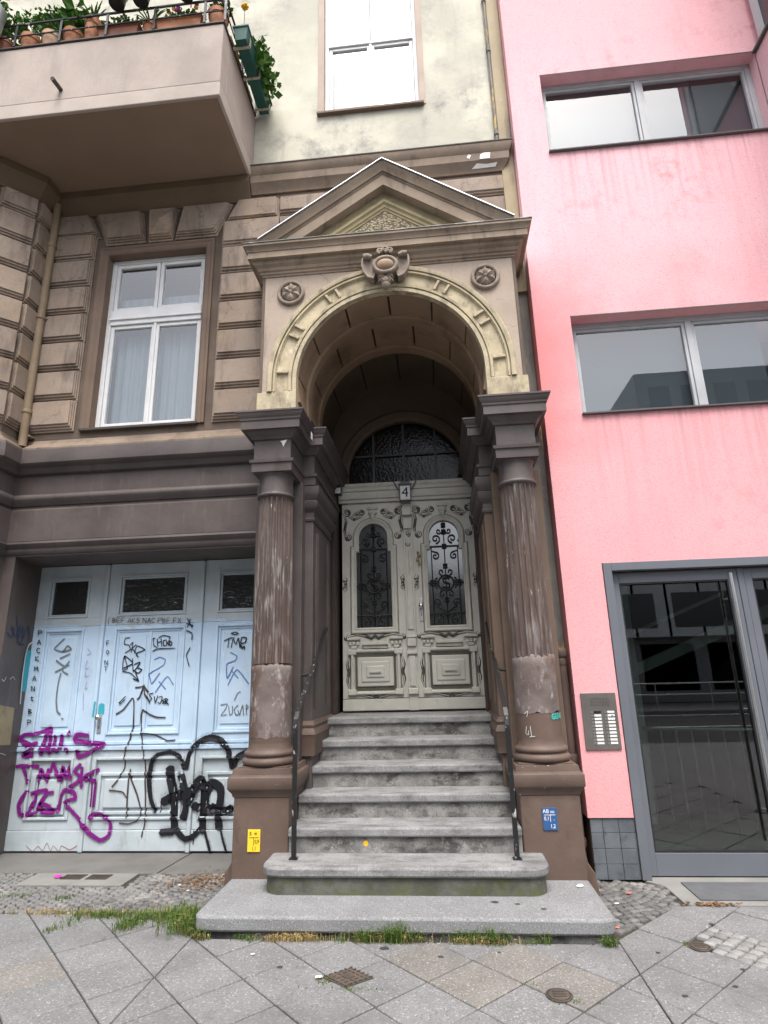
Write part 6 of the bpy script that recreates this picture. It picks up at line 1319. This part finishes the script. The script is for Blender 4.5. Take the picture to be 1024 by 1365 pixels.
# ================================================================ BALCONY PLANTS
def leafcloud(name, mat, parent, c, r, n, size, drop=0):
    mb = MB()
    for _ in range(n):
        while True:
            q = Vector((random.uniform(-1, 1), random.uniform(-1, 1), random.uniform(-1, 1)))
            if .15 < q.length < 1: break
        p = Vector(c)+Vector((q.x*r[0], q.y*r[1], q.z*r[2])); a = Vector((random.gauss(0, 1), random.gauss(0, 1), random.gauss(0, .6))).normalized(); b = a.cross(Vector((random.gauss(0, 1), random.gauss(0, 1), 1)).normalized())
        s = size*random.uniform(.6, 1.3); b = b.normalized()*s*.42; a = a*s
        u = a.cross(b).normalized()*s*.12
        mb.add([p, p+a*.5+b+u, p+a-u, p+a*.5-b+u], [(0, 1, 2, 3)] if False else [(0, 1, 2), (0, 2, 3)])
    return obj(name, mb, mat, parent)
def strapleaves(name, mat, parent, c, n, L, wd):
    mb = MB()
    for _ in range(n):
        a = random.uniform(0, 6.28); l = L*random.uniform(.6, 1.1); d = (math.cos(a), math.sin(a)); rings = []
        for i in range(6):
            t = i/5; r = l*.6*t; z = l*(1.1*t-.75*t*t*random.uniform(.9, 1.1)); w_ = wd*(1-t)**.6
            p = (c[0]+d[0]*r, c[1]+d[1]*r, c[2]+z); rings.append([(p[0]-d[1]*w_, p[1]+d[0]*w_, p[2]), (p[0]+d[1]*w_, p[1]-d[0]*w_, p[2])])
        mb.grid(rings, closed_v=False, caps=False)
    return obj(name, mb, mat, parent)
POTS = [(-4.36, .085, .20, 'terra_brown', 'brown clay pot partly cut off beside the zinc bucket', 'bush'), (-4.07, .098, .215, 'terra', 'terracotta pot with feathery leaves, second from the left on the balcony edge', 'bush'),
        (-3.83, .098, .215, 'terra_pale', 'pale chalky terracotta pot between two other clay pots under leafy bush', 'bush2'), (-3.59, .100, .215, 'terra', 'wide terracotta pot with broad green leaves left of the tall pot', 'broad'),
        (-3.37, .078, .34, 'terra', 'tall narrow clay pot with spiky leaves', 'spike'), (-2.72, .070, .17, 'terra', 'small clay pot between the two long troughs', 'spike2'), (-1.99, .100, .24, 'terra', 'big clay pot with purple blossoms at the balcony corner', 'flower')]
random.seed(21)
for x, r, h, mt_, lb, kd in POTS:
    y = 4.225+r+.012; z = 8.021
    t = thing('potted_plant', lb, 'potted plant', (x, y, z), 'flower pots along the balcony edge')
    obj('pot', MB().lathe(x, y, [(r*.2, z), (r*.74, z), (r*.78, z+.01), (r*.95, z+h*.76), (r*1.04, z+h*.77), (r*1.06, z+h), (r*.92, z+h), (r*.9, z+h*.9), (r*.1, z+h*.9)], 28), mt_, t, smooth=40)
    top = z+h
    if kd.startswith('bush'): leafcloud('foliage', 'leaf', t, (x, y+.05, top+.22), (.24, .18, .24), 300, .055)
    elif kd == 'broad': leafcloud('foliage', 'leaf_ivy', t, (x, y+.05, top+.18), (.2, .18, .2), 200, .11)
    elif kd.startswith('spike'): strapleaves('foliage', 'leaf_ivy', t, (x, y, top-.02), 34, .34, .012)
    else:
        leafcloud('foliage', 'leaf', t, (x, y, top+.08), (.12, .1, .1), 120, .05)
        for k in range(5): obj('blossom', MB().blob(x+random.uniform(-.1, .1), y-.04+random.uniform(-.05, .05), top+.04+random.uniform(0, .1), .025, .025, .02), 'flower_p', t, smooth=80)
for x0, x1, lb, fl in ((-3.26, -2.82, 'long brown trough with wispy stems, left of the small clay pot', 0), (-2.62, -2.14, 'long brown trough with purple and yellow blossoms by the corner pot', 1)):
    z = 8.021; t = thing('planter_trough', lb, 'planter', ((x0+x1)/2, 4.31, z), 'troughs along the balcony edge')
    obj('trough', MB().grid([[(a, b, zz) for a, b in ((x0-e, 4.245-e), (x1+e, 4.245-e), (x1+e, 4.375+e), (x0-e, 4.375+e))] for zz, e in ((z, -.02), (z+.13, 0), (z+.131, .012), (z+.16, .012), (z+.16, -.005), (z+.14, -.01))]), 'terra_brown' if not fl else 'terra', t, bevel=.004)
    leafcloud('foliage', 'leaf', t, ((x0+x1)/2, 4.32, z+.24), ((x1-x0)/2, .08, .09), 160, .05)
    for k in range(7 if fl else 0): obj('blossom', MB().blob(random.uniform(x0, x1), 4.24+random.uniform(0, .05), z+.2+random.uniform(0, .12), .025, .022, .02), 'flower_p' if k % 2 else 'flower', t, smooth=80)
bk = thing('zinc_bucket', 'shiny zinc bucket hung outside the railing at the left picture edge', 'bucket', (-4.33, 4.13, 8.12))
bx, by = -4.36, 4.12
obj('bucket', MB().lathe(bx, by, [(.02, 8.13), (.085, 8.13), (.09, 8.14), (.112, 8.40), (.118, 8.41), (.11, 8.41), (.09, 8.3), (.02, 8.16)], 28), 'zinc', bk, smooth=40)
obj('bucket_hook', MB().tube([(bx, by+.11, 8.40), (bx, 4.21, 8.46), (bx, 4.26, 8.36)], .006), 'rail', bk)
leafcloud('foliage', 'leaf', bk, (bx-.05, by, 8.52), (.16, .14, .14), 160, .06)
for i, (x, lb) in enumerate(((-3.0, 'black hanging pot over the left trough'), (-2.74, 'black hanging pot over the small clay pot'), (-2.26, 'black hanging pot over the right trough near the corner'))):
    t = thing('hanging_pot', lb+' on the railing', 'hanging pot', (x, 4.13, 8.2), 'black pots hung on the balcony railing')
    z = 8.28
    obj('pot', MB().lathe(x, 4.125, [(.01, z), (.075, z), (.078, z+.01), (.095, z+.16), (.102, z+.165), (.102, z+.19), (.09, z+.19), (.01, z+.15)], 26), 'pot_black', t, smooth=40)
    obj('pot_hook', MB().tube([(x, 4.22, z+.17), (x, 4.245, z+.19), (x, 4.25, z+.02)], .006), 'rail', t)
    (strapleaves if i == 1 else lambda n_, m_, p_, c_, *_: leafcloud(n_, m_, p_, (c_[0], c_[1], c_[2]+.08), (.12, .1, .08), 90, .05))('foliage', 'leaf', t, (x, 4.125, z+.18), 22, .24, .01)
gb = thing('green_planter', 'dark green planter box strapped outside the balcony side railing', 'planter', (-1.76, 4.8, 7.95))
gx0, gx1, gy0, gy1, gz = -1.838, -1.685, 4.37, 5.26, 7.96
obj('box', MB().grid([[(a, b, zz) for a, b in ((gx0+e, gy0+e), (gx1-e, gy0+e), (gx1-e, gy1-e), (gx0+e, gy1-e))] for zz, e in ((gz, .018), (gz+.15, 0), (gz+.151, -.01), (gz+.175, -.01), (gz+.175, .01), (gz+.15, .012))]), 'green_box', gb, bevel=.006)
obj('soil', MB().box(gx0+.014, gx1-.014, gy0+.014, gy1-.014, gz+.13, gz+.152), 'soil', gb)
for y in (4.47, 4.80, 5.17): obj('strap', MB().box(gx0-.03, gx1-.006, y-.014, y+.014, gz-.006, gz).box(gx1-.004, gx1+.002, y-.014, y+.014, gz-.006, gz+.11).blob((gx0+gx1)/2, y, gz-.01, .012, .012, .01), 'strap', gb)
leafcloud('foliage', 'leaf_ivy', gb, (gx1+.05, 4.85, gz+.16), (.10, .34, .17), 150, .085)
leafcloud('foliage', 'leaf_ivy', gb, (gx0+.08, 4.85, gz+.28), (.08, .38, .12), 90, .075)
obj('stem', MB().tube([(gx0+.08, 4.45, gz+.15), (gx0+.09, 4.43, gz+.32), (gx0+.10, 4.40, gz+.46)], .004).tube([(gx1-.03, 4.62, gz+.15), (gx1+.05, 4.62, gz+.35), (gx1+.12, 4.66, gz+.42)], .003), 'leaf_ivy', gb)
for k in range(6): obj('petal', MB().blob(gx0+.10+.022*math.cos(k*1.05), 4.40+.022*math.sin(k*1.05), gz+.48+.01*(k % 2), .022, .018, .016), 'flower', gb, smooth=80)
ct = thing('side_trough', 'rusty brown trough standing inside the side railing behind the green planter', 'planter', (-1.95, 4.85, 8.02))
obj('trough', MB().box(-2.0, -1.895, 4.46, 5.2, 8.021, 8.15), 'terra_brown', ct, bevel=.01)
leafcloud('foliage', 'leaf', ct, (-1.95, 4.85, 8.22), (.06, .34, .07), 110, .05)

# ================================================================ ACROSS THE STREET (seen in the glass)
ob = thing('opposite_house', 'tall dark house across the street mirrored in the left door glass', 'building', (-16, -18, 0))
obj('wall', MB().box(-30, -1.6, -26, -18, 0, 15), 'opp_dark', ob)
for i in range(8):
    for j in range(4): obj('window', MB().box(-28+i*3.3, -26.6+i*3.3, -18, -17.95, 1.2+j*3.5, 3.2+j*3.5), 'opp_glass', ob)
og = thing('opposite_office', 'pale office building across the street mirrored in the glass street door', 'building', (18, -18, 0))
obj('wall', MB().box(2.6, 40, -28, -18, 2.9, 8.6), 'opp_grey', og)
obj('added_block', MB().box(-1.6, 2.6, -27, -18.2, 0, 6.7), 'opp_dark', og)  # unseen dark block, added to darken the lower reflection in the door glass
obj('ground_floor', MB().box(2.6, 40, -28, -18.6, 0, 2.9), 'opp_mid', og)
obj('band', MB().box(2.6, 40, -18.03, -18, 5.3, 5.7), 'opp_yellow', og)
for i in range(24): obj('mullion', MB().box(3+i*1.5, 3.12+i*1.5, -18.12, -18, 2.9, 8.6), 'opp_grey', og)
for i in range(12): obj('shop_window', MB().box(3.3+i*3, 5.7+i*3, -18.62, -18.6, .5, 2.6), 'opp_glass', og)
for i in range(10): obj('window', MB().box(4+i*3.4, 6.6+i*3.4, -18.04, -17.99, 6.1, 7.8), 'opp_glass', og)
for i in range(10): obj('window', MB().box(4+i*3.4, 6.6+i*3.4, -18.04, -17.99, 3.3, 4.9), 'opp_glass', og)
gr = thing('guard_rail', 'low tubular guard rail across the street mirrored in the glass street door', 'railing', (10, -13.4, 0))
for z in (.95, .55): obj('rail_tube', MB().tube([(-2, -13.5, z), (30, -13.5, z)], .03, 8), 'steel', gr)
for i in range(17): obj('rail_post', MB().tube([(-2+i*2, -13.5, 0), (-2+i*2, -13.5, .95)], .03, 8), 'steel', gr)

ot = thing('opposite_tower', 'grey tower block across the street mirrored in the lower pink wall window', 'building', (17, -22, 0))
obj('wall', MB().box(12.2, 22, -34, -22, 0, 18.4), 'opp_mid', ot)
for i in range(5):
    for j in range(5): obj('window', MB().box(12.9+i*1.85, 14.1+i*1.85, -22.04, -21.98, 4.2+j*2.9, 5.9+j*2.9), 'opp_glass', ot)
